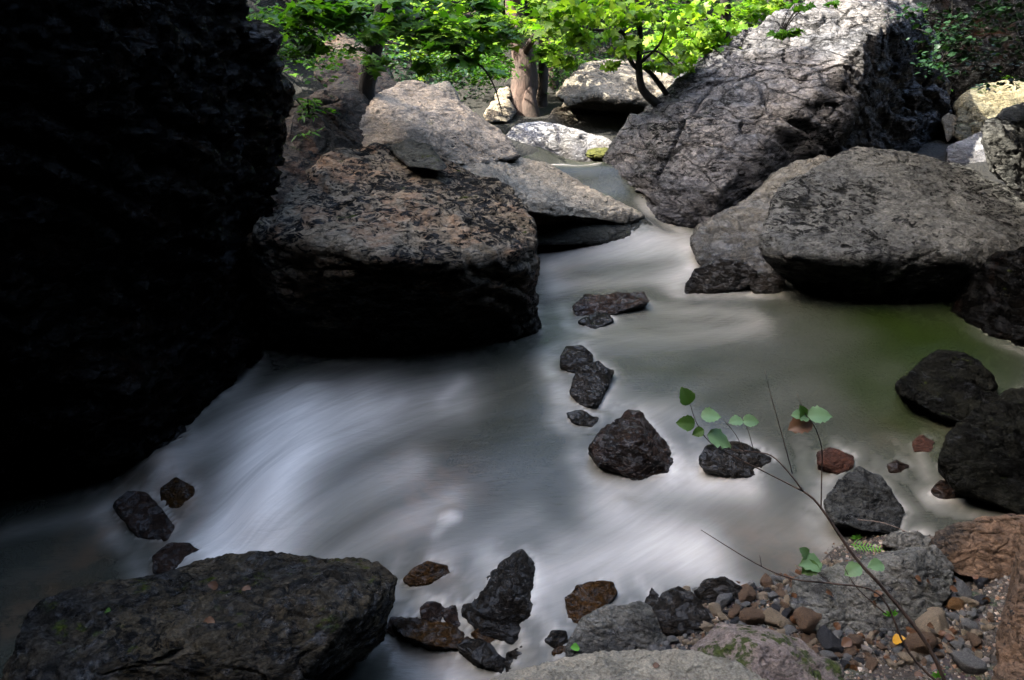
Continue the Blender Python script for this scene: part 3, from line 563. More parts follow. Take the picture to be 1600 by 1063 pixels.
Rk('mossy amber stone at the right end of the rusty yellow ledge', 'amber_wet', [(735, 990, 2.15), (750, 978, 2.2), (775, 985, 2.2), (785, 1002, 2.1), (755, 1008, 2.08)], thick=.08)
Rk('amber wet rock with water trailing over it beside the shore', 'amber_wet', [(883, 935, 2.35), (900, 915, 2.45), (935, 905, 2.5), (958, 908, 2.5), (965, 925, 2.42), (940, 960, 2.25), (905, 975, 2.2), (888, 965, 2.25)], thick=.12, crack=.3, strata=.3)
Rk('grey angular rock at the waterline beside the pale rounded rock', 'shore_grey', [(885, 1010, 2.05), (905, 975, 2.2), (945, 948, 2.3), (1000, 942, 2.32), (1035, 965, 2.25), (1048, 1000, 2.12), (1040, 1035, 1.98), (960, 1045, 1.95), (890, 1040, 1.95)], thick=.15, crack=.7)
Rk('small black pointed wet stone left of the olive wet rock', 'black_wet', [(1008, 940, 2.33), (1018, 918, 2.42), (1030, 930, 2.38), (1030, 955, 2.27), (1010, 955, 2.27)], thick=.06)
Rk('rounded olive wet rock glinting at the waterline', 'black_wet', [(1020, 950, 2.28), (1035, 925, 2.4), (1060, 918, 2.43), (1085, 930, 2.38), (1110, 965, 2.25), (1095, 990, 2.15), (1040, 990, 2.15)], thick=.12, crack=.3)
Rk('flat glinting black rock at the waterline where the bare twig ends', 'black_wet', [(1085, 925, 2.4), (1100, 908, 2.48), (1130, 904, 2.5), (1165, 920, 2.43), (1160, 940, 2.33), (1100, 945, 2.3)], thick=.12)
Rk('large flat grey rock on the gravel behind the twig stem, with wet patches', 'shore_grey', [(1232, 940, 2.35), (1240, 905, 2.5), (1310, 880, 2.6), (1400, 862, 2.68), (1460, 852, 2.72), (1490, 885, 2.6), (1485, 930, 2.35), (1440, 985, 2.12), (1340, 990, 2.1), (1260, 985, 2.12), (1400, 880, 2.45)],
   fit=0.26, thick=.15, crack=.6, strata=.4, lump=.5)
Rk('grey stone behind the large flat grey rock, beside the fern', 'shore_grey', [(1378, 850, 2.72), (1395, 832, 2.8), (1440, 832, 2.82), (1462, 850, 2.75), (1420, 868, 2.65)], fit=0.3, thick=.12)
Rk('rough reddish brown rock at the right shore', 'shore_brown', [(1458, 850, 2.72), (1475, 825, 2.85), (1520, 815, 2.92), (1580, 805, 2.98), (1650, 815, 2.9), (1640, 900, 2.5), (1560, 905, 2.45), (1500, 900, 2.45), (1465, 875, 2.55)], fit=0.35, thick=.2, crack=.7)
Rk('pinkish grey mossy rock at the bottom edge beside the pale rounded rock', 'pinkish_moss', [(1075, 1010, 2.03), (1120, 978, 2.13), (1180, 980, 2.12), (1250, 1000, 2.06), (1310, 1045, 1.92), (1330, 1120, 1.75), (1200, 1140, 1.65), (1090, 1080, 1.78), (1180, 1010, 1.9)], thick=.15, crack=.5, fit=False, kscale=0.93)
Rk('pale smooth rounded rock along the bottom edge of the picture', 'front_pale', [(700, 1110, 1.62), (770, 1062, 1.78), (850, 1035, 1.85), (950, 1018, 1.9), (1080, 1016, 1.9), (1150, 1030, 1.86), (1210, 1075, 1.72), (1180, 1160, 1.5), (900, 1160, 1.5), (740, 1160, 1.52)], thick=.1, crack=.4, strata=.2, lump=.4, fit=False, kscale=0.92)
Rk('rough reddish-brown rock leaning in at the bottom right corner', 'shore_brown', [(1555, 1063, 1.75), (1562, 1000, 1.85), (1580, 900, 2.0), (1602, 820, 2.1), (1700, 800, 2.1), (1720, 1150, 1.6), (1560, 1150, 1.6)], thick=.12, crack=1.0, fit=False, kscale=0.9)

# ------------------------------------------------------------------ the water itself, built round the rocks that stand in it
xs = cat_(np.arange(-5, 5.2, .022)); ys = cat_(np.arange(1.3, 5, .022), np.arange(5, 9.7, .027))
def wsurf(q):
    z = water_z(q)
    p3 = np.stack([q[:, 0] * 1.3 + q[:, 1] * .5, q[:, 1] * 2.2, q[:, 0] * 0], 1)
    return z + 0.012 * fbm(p3, 3, 77)
def wsurf2(q):
    z = wsurf(q); fl2 = np.stack([q[:, 0] * .9 + q[:, 1] * .75, (q[:, 1] * .9 - q[:, 0] * .55) * 4, q[:, 0] * 0], 1)
    casc = stroke(q, [(450, 640, 340, 840, 90, 1.0)])
    z = z + .035 * casc * fbm(fl2 * 1.3, 3, 88)
    for px, py, zz, h_, r_ in ((255, 725, -.28, .07, .13), (290, 785, -.33, .02, .08), (480, 610, -.1, .03, .1), (705, 803, -.13, .02, .05), (975, 790, -.1, .02, .06), (300, 870, -.35, .04, .12)):
        c_ = W(px, py, zz); z = z + h_ * np.exp(-((q[:, 0] - c_[0]) ** 2 + (q[:, 1] - c_[1]) ** 2) / r_ ** 2)
    return z
me, q = grid('water', xs, ys, wsurf2)
foam = stroke(q, FOAM); far_ = np.clip((q[:, 1] - 6.3) * 1.2, 0, 1); deep = stroke(q, DEEP); brown = stroke(q, BROWN)
# foam collars at the waterline, wakes drawn out downstream
from mathutils.bvhtree import BVHTree
bpy.context.view_layer.update()
BV, BF = [], []; nb = 0
for o in C.objects:
    if o.type != 'MESH' or not (o.name.startswith('rock') or o.name.startswith('boulder') or o.name.startswith('cliff')): continue
    mw = np.array(o.matrix_world); c = np.empty(len(o.data.vertices) * 3); o.data.vertices.foreach_get('co', c); c = c.reshape(-1, 3) @ mw[:3, :3].T + mw[:3, 3]
    BV.append(c); BF += [[i_ + nb for i_ in p.vertices] for p in o.data.polygons if c[p.vertices[0]][2] < .6]; nb += len(c)
bvh = BVHTree.FromPolygons(np.concatenate(BV).tolist(), BF)
co = np.empty(len(me.vertices) * 3); me.vertices.foreach_get('co', co); co = co.reshape(-1, 3)
dist = np.full(len(co), .5); side = np.zeros(len(co)); fl = np.array([-.86, -.5])
for i_, p in enumerate(co):
    r_ = bvh.find_nearest(Vector(p), .4)
    if r_[0] is not None:
        dist[i_] = r_[3]; v_ = p[:2] - np.array(r_[0])[:2]; side[i_] = (v_ @ fl) / (np.linalg.norm(v_) + 1e-6)
up = np.clip(-side, 0, 1); dn = np.clip(side, 0, 1)
jit = .6 + .8 * np.clip(fbm(np.column_stack([q * 7, q[:, 0] * 0]), 3, 55) + .5, 0, 1.2)
collar = (.22 * up + .05) * np.exp(-dist / .03) * jit + .10 * dn * np.exp(-((dist - .07) / .06) ** 2) * jit
shade = .35 * dn * np.exp(-dist / .10)
co[:, 2] += .005 * up * np.exp(-dist / .07) - .004 * dn * np.exp(-dist / .08)
me.vertices.foreach_set('co', co.ravel()); me.update()
foam = np.clip(foam * (1 - shade) + collar * np.clip(1 - far_, 0, 1) * (1 - deep), 0, 1)
for nm, arr in (('foam', foam), ('deep', deep), ('brown', brown)):
    a = me.attributes.new(nm, 'FLOAT', 'POINT'); a.data.foreach_set('value', arr.astype(np.float32))
# distance along the stream, for streaks drawn out along the flow
flow = np.stack([q[:, 0] * 0.9 + q[:, 1] * 0.75, q[:, 1] * 0.9 - q[:, 0] * 0.55], 1)
a = me.attributes.new('flow', 'FLOAT_VECTOR', 'POINT')
wq = np.column_stack([flow[:, 0] + 0.25 * perlin(np.column_stack([q, q[:, 0] * 0]) * .9, 5), flow[:, 1] + 0.25 * perlin(np.column_stack([q, q[:, 0] * 0]) * .9, 6), q[:, 0] * 0])
a.data.foreach_set('vector', wq.ravel().astype(np.float32))
m, t, b = newmat('water'); MATS['water'] = m
def attr(n):
    x = N(t, 'ShaderNodeAttribute'); x.attribute_name = n; return x
mp = N(t, 'ShaderNodeMapping'); t.links.new(attr('flow').outputs['Vector'], mp.inputs[0]); mp.inputs['Scale'].default_value = (0.4, 1.7, 1)
st = noise(t, mp.outputs[0], 1.9, 3, 0.5, 0.3)
fo = attr('foam').outputs['Fac']
mp2 = N(t, 'ShaderNodeMapping'); t.links.new(attr('flow').outputs['Vector'], mp2.inputs[0]); mp2.inputs['Scale'].default_value = (0.7, 7.0, 1)
thr = noise(t, mp2.outputs[0], 3.5, 4, 0.6, 0.4)
fo = math_(t, 'MULTIPLY', fo, ramp(t, thr, (0.3, 0.84), (0.7, 1.08)))
f2 = math_(t, 'MULTIPLY', fo, ramp(t, st, (0.25, 0.75), (0.75, 1.15)))
f2 = math_(t, 'ADD', f2, math_(t, 'MULTIPLY', ramp(t, st, (0.3, 0.012), (0.75, 0.05)), math_(t, 'SUBTRACT', 1.0, attr('deep').outputs['Fac'])), True)
bedn = noise(t, attr('flow').outputs['Vector'], 7.0, 4, 0.6)
brf = math_(t, 'MULTIPLY', attr('brown').outputs['Fac'], ramp(t, bedn, (0.38, 0.25), (0.62, 1.0)))
base = mix(t, brf, (0.020, 0.024, 0.015), (0.10, 0.055, 0.025))
base = mix(t, attr('deep').outputs['Fac'], base, (0.013, 0.022, 0.004))
col = mix(t, f2, base, (0.86, 0.80, 0.71))
t.links.new(col, b.inputs['Base Color'])
rp = N(t, 'ShaderNodeMapping'); tcw = N(t, 'ShaderNodeTexCoord'); t.links.new(tcw.outputs['Object'], rp.inputs[0]); rp.inputs['Rotation'].default_value = (0, 0, .25); rp.inputs['Scale'].default_value = (1, 4.5, 1)
rip = noise(t, rp.outputs[0], 9, 5, .65, .4); bpw = N(t, 'ShaderNodeBump'); bpw.inputs['Distance'].default_value = .006; bpw.inputs['Strength'].default_value = .6
t.links.new(rip, bpw.inputs['Height']); t.links.new(bpw.outputs[0], b.inputs['Normal'])
b.inputs['Roughness'].default_value = 0.24; b.inputs['Specular IOR Level'].default_value = 0.5; b.inputs['IOR'].default_value = 1.33
tr = N(t, 'ShaderNodeBsdfTransparent'); tr.inputs[0].default_value = (0.75, 0.78, 0.68, 1)
mx = N(t, 'ShaderNodeMixShader'); op = math_(t, 'ADD', math_(t, 'MULTIPLY', f2, 1.0), 0.84, True)
t.links.new(op, mx.inputs[0]); t.links.new(tr.outputs[0], mx.inputs[1]); t.links.new(b.outputs[0], mx.inputs[2]); t.links.new(mx.outputs[0], t.nodes['Material Output'].inputs[0])
water = tag(link('water', me, 'water'), kind='structure')

# ------------------------------------------------------------------ tubes, leaves
def tube(pts, rad, seg=8, rough=0.12, seed=0, sub=4):
    pts = np.array(pts, float); n = len(pts)
    tt = np.linspace(0, n - 1, (n - 1) * sub + 1); i = np.clip(tt.astype(int), 0, n - 2); f = (tt - i)[:, None]
    p0 = pts[np.clip(i - 1, 0, n - 1)]; p1 = pts[i]; p2 = pts[i + 1]; p3 = pts[np.clip(i + 2, 0, n - 1)]
    c = 0.5 * (2 * p1 + (p2 - p0) * f + (2 * p0 - 5 * p1 + 4 * p2 - p3) * f ** 2 + (3 * p1 - p0 - 3 * p2 + p3) * f ** 3)
    r = np.interp(tt, range(n), rad)
    d = np.gradient(c, axis=0); d /= np.linalg.norm(d, axis=1)[:, None] + 1e-9
    up = np.array([0.3, 0.9, 0.2]); a = np.cross(d, up); a /= np.linalg.norm(a, axis=1)[:, None] + 1e-9; b2 = np.cross(d, a)
    th = np.linspace(0, 2 * np.pi, seg, endpoint=False)
    V = c[:, None] + (r[:, None] * np.cos(th))[..., None] * a[:, None] + (r[:, None] * np.sin(th))[..., None] * b2[:, None]
    V = V.reshape(-1, 3); rr = np.repeat(r, seg)
    nn = fbm(V / (np.mean(rad) * 3 + 1e-6) + seed, 3, seed)
    cc = np.repeat(c, seg, axis=0); V = cc + (V - cc) * (1 + rough * 2 * nn)[:, None]
    m_ = len(c); F = []
    for k in range(m_ - 1):
        for j in range(seg): F.append((k * seg + j, k * seg + (j + 1) % seg, (k + 1) * seg + (j + 1) % seg, (k + 1) * seg + j))
    V = np.vstack([V, c[0], c[-1]]); e0, e1 = len(V) - 2, len(V) - 1
    for j in range(seg): F.append((e0, (j + 1) % seg, j, j)); F.append((e1, (m_ - 1) * seg + j, (m_ - 1) * seg + (j + 1) % seg, (m_ - 1) * seg + j))
    return V, F
def tubes_mesh(name, L):
    bm = bmesh.new()
    for V, F in L:
        vs = [bm.verts.new(tuple(p)) for p in V]
        for f in F:
            f = list(dict.fromkeys(f))
            try: bm.faces.new([vs[k] for k in f]).smooth = True
            except ValueError: pass
    me = bpy.data.meshes.new(name); bm.to_mesh(me); bm.free(); return me
# leaf outlines: a fan round the stalk point; x across, y along, length 1
MAPLE = np.array([(0, 0), (.22, .02), (.52, .1), (.3, .28), (.62, .55), (.25, .55), (.0, 1.05), (-.25, .55), (-.62, .55), (-.3, .28), (-.52, .1), (-.22, .02)])
OVAL = np.array([(0, 0), (.22, .15), (.33, .4), (.28, .68), (0, 1), (-.28, .68), (-.33, .4), (-.22, .15)])
LANCE = np.array([(0, 0), (.12, .3), (.1, .65), (0, 1), (-.1, .65), (-.12, .3)])
def leaves(pos, size, shape, rng, up=0.8, droop=0.3, fold=0.12):
    """pos (n,3) -> vertices, triangles. Flat leaves, mostly lying open to the sky."""
    n = len(pos); L = len(shape); nrm = rng.normal(size=(n, 3)) * (1 - up) + np.array([0, 0, up]); nrm /= np.linalg.norm(nrm, axis=1)[:, None]
    a = rng.uniform(0, 2 * np.pi, n); d = np.stack([np.cos(a), np.sin(a), -droop * rng.uniform(0, 1.6, n)], 1)
    d -= (d * nrm).sum(1)[:, None] * nrm * 0.6; d /= np.linalg.norm(d, axis=1)[:, None]
    s = np.cross(d, nrm); s /= np.linalg.norm(s, axis=1)[:, None]; nn = np.cross(s, d)
    sz = size * rng.uniform(0.55, 1.25, n)
    lx, ly = shape[:, 0], shape[:, 1]; lz = fold * np.abs(lx) - 0.15 * ly ** 2
    ctr = np.array([[0, .38, 0.0]])
    pts = np.column_stack([lx, ly, lz]); pts = np.vstack([ctr, pts])
    V = pos[:, None] + sz[:, None, None] * (pts[None, :, 0:1] * s[:, None] + pts[None, :, 1:2] * d[:, None] + pts[None, :, 2:3] * nn[:, None])
    K = L + 1; T = np.array([(0, 1 + k, 1 + (k + 1) % L) for k in range(L)])
    F = (np.arange(n)[:, None, None] * K + T[None]).reshape(-1, 3)
    return V.reshape(-1, 3), F
def crown_points(cl, rng):
    """cl: (centre, radii, n): sprays of leaves: each spray a small flat fan, uneven, gaps between."""
    out = []
    for c, r, n in cl:
        k = max(1, n // 15); cc = rng.normal(size=(k, 3)); cc /= np.linalg.norm(cc, axis=1)[:, None]; cc *= rng.uniform(0.2, 1, k)[:, None] ** 0.5
        cc = np.asarray(c) + cc * np.asarray(r)
        sp = float(np.mean(r)) * 0.26
        for q in cc:
            m_ = rng.integers(7, 22); p = rng.normal(size=(m_, 3)) * np.array([sp, sp, sp * 0.28]); p[:, 2] -= 0.3 * np.hypot(p[:, 0], p[:, 1]); out.append(q + p)
    return np.concatenate(out)
def leaf_obj(name, cl, size, shape, mat, seed, parent=None, loc=None, **k):
    rng = np.random.default_rng(seed); p = crown_points(cl, rng); V, F = leaves(p, size, shape, rng, **k)
    o = link(name, mesh_np(name, V, F, False), mat)
    if parent is not None:
        shift(o, parent.location); put(o, parent)
    return o
def tree(label, cat, base, trunks, clusters, mat_b, mats_l, size, shape=MAPLE, group=None, seed=1, name='tree', **k):
    root = empty(name, base, label=label, cat=cat, group=group)
    if trunks:
        o = link('trunk', tubes_mesh('trunk', [tube(p, r, 12, 0.1, seed + i) for i, (p, r) in enumerate(trunks)]), mat_b)
        shift(o, root.location); put(o, root)
    if clusters: leaf_obj('crown', clusters, size, shape, mats_l, seed, root, **k)
    return root
def CL(px, py, Y, r, n, flat=0.6): return (P(px, py, Y), (r, r, r * flat), n)

# thick pink-barked tree
b0 = P(815, 187, 11.6)
tr1 = [([P(812, 200, 11.6), P(815, 170, 11.6), P(820, 120, 11.7), P(812, 60, 11.8), P(802, 0, 11.9), P(800, -200, 12)], [.30, .23, .2, .15, .12, .08]),
       ([P(795, 190, 11.5), P(800, 175, 11.5), P(812, 150, 11.6)], [.16, .13, .12]), ([P(832, 190, 11.4), P(828, 172, 11.45), P(824, 130, 11.6)], [.14, .13, .1]),
       ([P(812, 60, 11.8), P(760, 20, 11.2), P(700, 40, 10.6)], [.08, .05, .02]), ([P(815, 90, 11.8), P(850, 40, 11), P(900, 20, 10.6)], [.06, .04, .02])]
tree('thick pinkish-barked tree with a swollen base beside the small cascade', 'tree', b0, tr1,
     [CL(750, 75, 10.6, .4, 260), CL(690, 60, 10.4, .6, 380), CL(775, 45, 10.6, .4, 230), CL(868, 85, 10.4, .22, 110), CL(840, 20, 10.4, .5, 200), CL(700, 20, 10.2, .6, 260), CL(690, 95, 10.4, .45, 200), CL(760, 110, 10.8, .25, 130), CL(760, -40, 10.6, 1.0, 350)],
     'bark_pink', 'leaf_bright', .12, seed=11)
for i, (a, b_, lab) in enumerate(((848, 862, 'thin straight tree just right of the thick pink-barked tree'), (862, 878, 'thin curved-footed tree, second to the right of the thick pink-barked tree'))):
    tree(lab, 'tree', P(a - 2 + 10 * i, 185, 12.0 + i), [([P(a + 5 * i, 190, 12 + i), P(a - 3 + 12 * i, 160, 12 + i), P(a + 3 * i, 130, 12 + i), P(a + 2, 50, 12 + i), P(a + 4, -40, 12 + i), P(a, -250, 12 + i)], [.13, .1, .085, .075, .06, .04])],
         [CL(a + 10, -60, 12, .8, 160), CL(a + 20, 70 + 20 * i, 11.6, .3, 60)], 'bark_brown', 'leaf_bright', .11, seed=20 + i)
# sapling growing from the huge grey boulder
s0 = P(1030, 162, 8.55)
tree('slim dark sapling with bright maple leaves rooted beside the huge grey boulder', 'sapling', s0,
     [([P(1032, 166, 8.5), P(1004, 140, 8.5), P(998, 100, 8.5), P(1000, 50, 8.5), P(996, 0, 8.5), P(994, -120, 8.5)], [.05, .045, .036, .03, .026, .014]),
      ([P(1002, 112, 8.5), P(985, 95, 8.5), P(978, 60, 8.45), P(965, 48, 8.4), P(925, 46, 8.4), P(875, 30, 8.3)], [.028, .024, .02, .018, .014, .006]),
      ([P(999, 100, 8.5), P(1030, 70, 8.4), P(1040, 40, 8.4)], [.018, .012, .006]), ([P(999, 85, 8.5), P(1020, 80, 8.6), P(1035, 85, 8.6), P(1058, 110, 8.6)], [.014, .012, .01, .004]),
      ([P(1042, 148, 8.6), P(1020, 118, 8.6), P(1006, 106, 8.55)], [.03, .028, .02]), ([P(1000, 30, 8.5), P(970, 0, 8.4)], [.014, .006])],
     [CL(930, 60, 8.3, .32, 110, .4), CL(970, 70, 8.3, .25, 80, .4), CL(950, 20, 8.3, .35, 100, .4), CL(880, 25, 8.2, .3, 70, .4), CL(895, 85, 8.3, .22, 60, .4), CL(1040, 95, 8.6, .28, 90, .4), CL(1060, 60, 8.8, .35, 120, .4),
      CL(1030, 30, 8.5, .3, 70, .4), CL(1080, 25, 9, .4, 120, .4), CL(1120, 45, 9.2, .3, 80, .4), CL(900, 0, 8.3, .4, 120, .4), CL(850, 45, 8.6, .25, 60, .4), CL(1090, 70, 8.9, .22, 70, .4), CL(950, 100, 8.2, .12, 20, .4), CL(1000, -20, 8.4, .5, 80, .4)],
     'bark_dark', 'leaf_bright', .105, seed=31, up=.6, droop=.7)
tree('dark upright tree trunk behind the ridge of the huge grey boulder', 'tree', P(1133, 80, 10.4), [([P(1133, 95, 10.4), P(1133, 60, 10.4), P(1134, 0, 10.4), P(1136, -200, 10.4)], [.075, .07, .065, .05])],
     [CL(1150, 20, 10.8, .5, 120), CL(1180, 35, 10.8, .4, 120), CL(1140, -60, 10.5, .8, 120)], 'bark_dark', 'leaf_bright', .1, seed=41)
tree('dark tree trunk farther right behind the top of the huge grey boulder', 'tree', P(1240, 30, 11.2), [([P(1245, 60, 11.2), P(1240, 10, 11.2), P(1235, -150, 11.2)], [.12, .11, .08])],
     [CL(1220, 0, 11, .4, 90)], 'bark_dark', 'leaf_mid', .1, seed=42)
# black leaning tree at the left with broad low branches
tree('black leaning tree trunk with low leafy boughs at the top left', 'tree', P(570, 162, 7.3),
     [([P(568, 170, 7.3), P(575, 120, 7.25), P(588, 60, 7.1), P(600, 0, 7.0), P(615, -150, 6.9)], [.085, .08, .08, .07, .06]),
      ([P(598, 10, 7.0), P(640, -20, 6.8), P(720, -60, 6.5)], [.03, .025, .01]), ([P(596, 60, 6.9), P(560, 45, 6.6), P(500, 5, 6.2), P(460, -20, 6)], [.022, .02, .018, .016]),
      ([P(596, 62, 6.9), P(625, 70, 6.6)], [.015, .006]), ([P(600, 40, 7), P(660, 60, 6.4), P(740, 95, 6.2), P(770, 130, 6.2), P(785, 180, 6.3)], [.014, .012, .008, .006, .004]),
      ([P(592, 50, 6.9), P(640, 35, 6.5), P(690, 10, 6.4)], [.016, .012, .006])],
     [CL(640, 40, 6.2, .32, 150, .35), CL(600, 100, 6.6, .2, 50, .35), CL(690, 100, 6.4, .25, 80, .35), CL(760, 110, 6.6, .15, 30, .35), CL(700, 50, 6.1, .3, 130, .35), CL(740, 80, 6.1, .22, 70, .35), CL(560, 25, 6.2, .3, 130, .35), CL(500, 20, 6.0, .3, 130, .35), CL(480, 60, 6.1, .22, 80, .4), CL(640, 5, 6.2, .35, 130, .35),
      CL(720, 10, 6.1, .3, 110, .35), CL(560, 60, 6.4, .2, 50, .35), CL(770, 20, 6.2, .25, 70, .35), CL(480, 0, 6, .35, 110, .35), CL(780, 55, 6.2, .18, 50, .35)],
     'bark_dark', 'leaf_mid', .105, seed=51, up=.75, droop=.4)
# shrubs behind
for i, (lab, cl, mt, sz, sh) in enumerate((
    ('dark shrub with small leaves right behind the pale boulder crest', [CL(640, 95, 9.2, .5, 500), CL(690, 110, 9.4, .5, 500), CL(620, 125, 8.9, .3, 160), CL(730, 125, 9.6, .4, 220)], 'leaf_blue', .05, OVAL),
    ('drooping green shrub left of the thick tree, narrow pointed leaves', [CL(750, 100, 9.6, .45, 330), CL(765, 118, 9.8, .25, 200), CL(720, 80, 9.4, .4, 260), CL(700, 130, 9.6, .3, 120)], 'leaf_mid', .11, LANCE),
    ('green shrub over the cliff edge at the top left', [CL(470, 70, 6.2, .25, 260), CL(440, 10, 6.0, .3, 300), CL(500, 100, 6.6, .25, 200), CL(370, 5, 6, .3, 260), CL(400, 50, 6.3, .2, 120), CL(520, 60, 6.8, .3, 200)], 'leaf_mid', .05, OVAL),
    ('low fern-like greenery hanging over the brown boulder by the cliff', [CL(470, 165, 5.6, .14, 60), CL(480, 210, 5.5, .1, 40), CL(500, 175, 5.7, .12, 40)], 'leaf_mid', .07, LANCE),
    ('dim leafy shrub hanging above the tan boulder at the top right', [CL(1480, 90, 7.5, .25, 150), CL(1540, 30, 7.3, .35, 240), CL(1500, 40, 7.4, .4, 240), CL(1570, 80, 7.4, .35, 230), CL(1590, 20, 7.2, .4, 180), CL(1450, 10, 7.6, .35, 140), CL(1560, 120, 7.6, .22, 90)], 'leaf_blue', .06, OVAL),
    ('bright green shrub behind the left end of the boulder ridge', [CL(1100, 60, 10.2, .4, 160), CL(1060, 40, 10.6, .5, 200), CL(1160, 20, 10.8, .4, 160), CL(1200, 10, 10.9, .35, 120)], 'leaf_bright', .1, MAPLE),
    ('hanging leafy spray in front of the huge grey boulder top', [CL(1230, 40, 7.0, .14, 30), CL(1250, 15, 6.9, .14, 30), CL(1215, 60, 7.1, .08, 14), CL(1280, 0, 6.8, .15, 25)], 'leaf_mid', .07, MAPLE),
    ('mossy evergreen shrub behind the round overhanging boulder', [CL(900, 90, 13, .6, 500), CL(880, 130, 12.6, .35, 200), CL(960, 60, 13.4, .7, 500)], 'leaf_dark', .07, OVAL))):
    c0 = cl[0][0]; root = empty('shrub', (c0[0], c0[1], c0[2] - .3), label=lab, cat='shrub')
    leaf_obj('foliage', cl, sz, sh, mt, 60 + i, root, up=.7)
    rng = np.random.default_rng(i); L = []
    for c, r, n in cl:
        for k in range(2): e = np.asarray(c) + rng.normal(size=3) * np.asarray(r) * .6; L.append(tube([c0 - [0, -.2, .12], (c0 + e) / 2 + [0, 0, .05], e], [.006, .004, .002], 5, .05))
    o = link('stem', tubes_mesh('stem', L), 'bark_dark'); shift(o, root.location); put(o, root)

# far wood on the rising ground: nobody could count it
rng = np.random.default_rng(5); cl = []
for k in range(190):
    y = rng.uniform(14, 24); x = rng.uniform(-9, 10); z = gz(x, y) + rng.uniform(0, 2.0); r = rng.uniform(.5, 1.1); cl.append(((x, y, z), (r, r, r * .7), 130))
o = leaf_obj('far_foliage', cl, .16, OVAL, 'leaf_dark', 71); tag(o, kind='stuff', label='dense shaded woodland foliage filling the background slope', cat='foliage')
cl = []
for k in range(95):
    y = rng.uniform(11.6, 15); x = rng.uniform(-6, 7); z = gz(x, y) + rng.uniform(0, 1.6) * min(1, (y - 11) / 2); r = rng.uniform(.3, .7); cl.append(((x, y, z), (r, r, r * .6), 110))
o = leaf_obj('undergrowth', cl, .12, MAPLE, 'leaf_mid', 72); tag(o, kind='stuff', label='mid green undergrowth below the background wood', cat='undergrowth')

rng = np.random.default_rng(8); cl = []  # leaf masses above the view, added to block the sky and darken faces
def mass(x0, x1, y0, y1, z0, z1, n):
    for _ in range(n):
        r = rng.uniform(.5, .9); cl.append(((rng.uniform(x0, x1), rng.uniform(y0, y1), rng.uniform(z0, z1)), (r, r, r * .6), 90))
mass(4.4, 9, 3.6, 9.0, 3.2, 5.5, 75); mass(3.3, 5, 6.6, 8.6, 3.3, 4.6, 26); mass(3.0, 6, 1.5, 6.3, 3.1, 4.3, 60); mass(-3, 4, -2.5, 0.6, 4.2, 5.4, 55); mass(5, 9, -1, 4, 3.2, 6, 45); mass(-7, -3.6, 1, 6, 4.6, 6.5, 35)
o = leaf_obj('sky_block_foliage', cl, .3, OVAL, 'leaf_dark', 73, up=.6); tag(o, kind='stuff', label='unseen foliage added above the banks and camera to block sky light', cat='foliage')

# ------------------------------------------------------------------ pebbles on the bank
def pebble_mesh(seed):
    bm = bmesh.new(); bmesh.ops.create_icosphere(bm, subdivisions=3, radius=1); rs = random.Random(seed)
    me = bpy.data.meshes.new('pebble'); 
    co = np.array([v.co for v in bm.verts]); rg = np.random.default_rng(seed)
    for _ in range(14):                                # chip flat faces off it
        n = rg.normal(size=3); n /= np.linalg.norm(n); h = rg.uniform(.5, .88); d = co @ n; co = co - np.outer(np.clip(d - h, 0, 9), n)
    co = co / np.abs(co).max() * (1 + .16 * fbm(co * 1.9 + seed, 4, seed, .6))[:, None]
    for v, c in zip(bm.verts, co): v.co = c
    for f in bm.faces: f.smooth = True
    bm.to_mesh(me); bm.free(); return me
KINDS = ['pebble_grey', 'pebble_brown', 'pebble_tan', 'pebble_dark', 'pebble_rust']
LABK = dict(pebble_grey='grey pebble among the many on the gravel bank', pebble_brown='brown pebble among the many on the gravel bank', pebble_tan='light tan pebble among the many on the gravel bank',
            pebble_dark='blackish pebble among the many on the gravel bank', pebble_rust='rust-red pebble among the many on the gravel bank')
protos = {}
for k in KINDS + ['pebble_white', 'pebble_orange']:
    protos[k] = []
    for s in range(5):
        me = pebble_mesh(s + 3 * len(protos)); me.materials.append(MATS[k]); protos[k].append(me)
def stone(px, py, wpx, mat, label, s=0, flat=.65, name='stone', cat='stone', rz=.3, lift=.35):
    z = 0.0
    for _ in range(4):
        p = W(px, py, z); z = gz(p[0], p[1])
    p = W(px, py, z); r = wpx / 2 * p[1] / .78 / FPX
    o = bpy.data.objects.new(name, protos[mat][s % 5]); C.objects.link(o)
    o.location = (p[0], p[1] + r * .3, z + r * flat * lift); o.scale = (r, r * .75, r * flat); o.rotation_euler = (.1 * s, .15, rz)
    tag(o, label, cat); return o
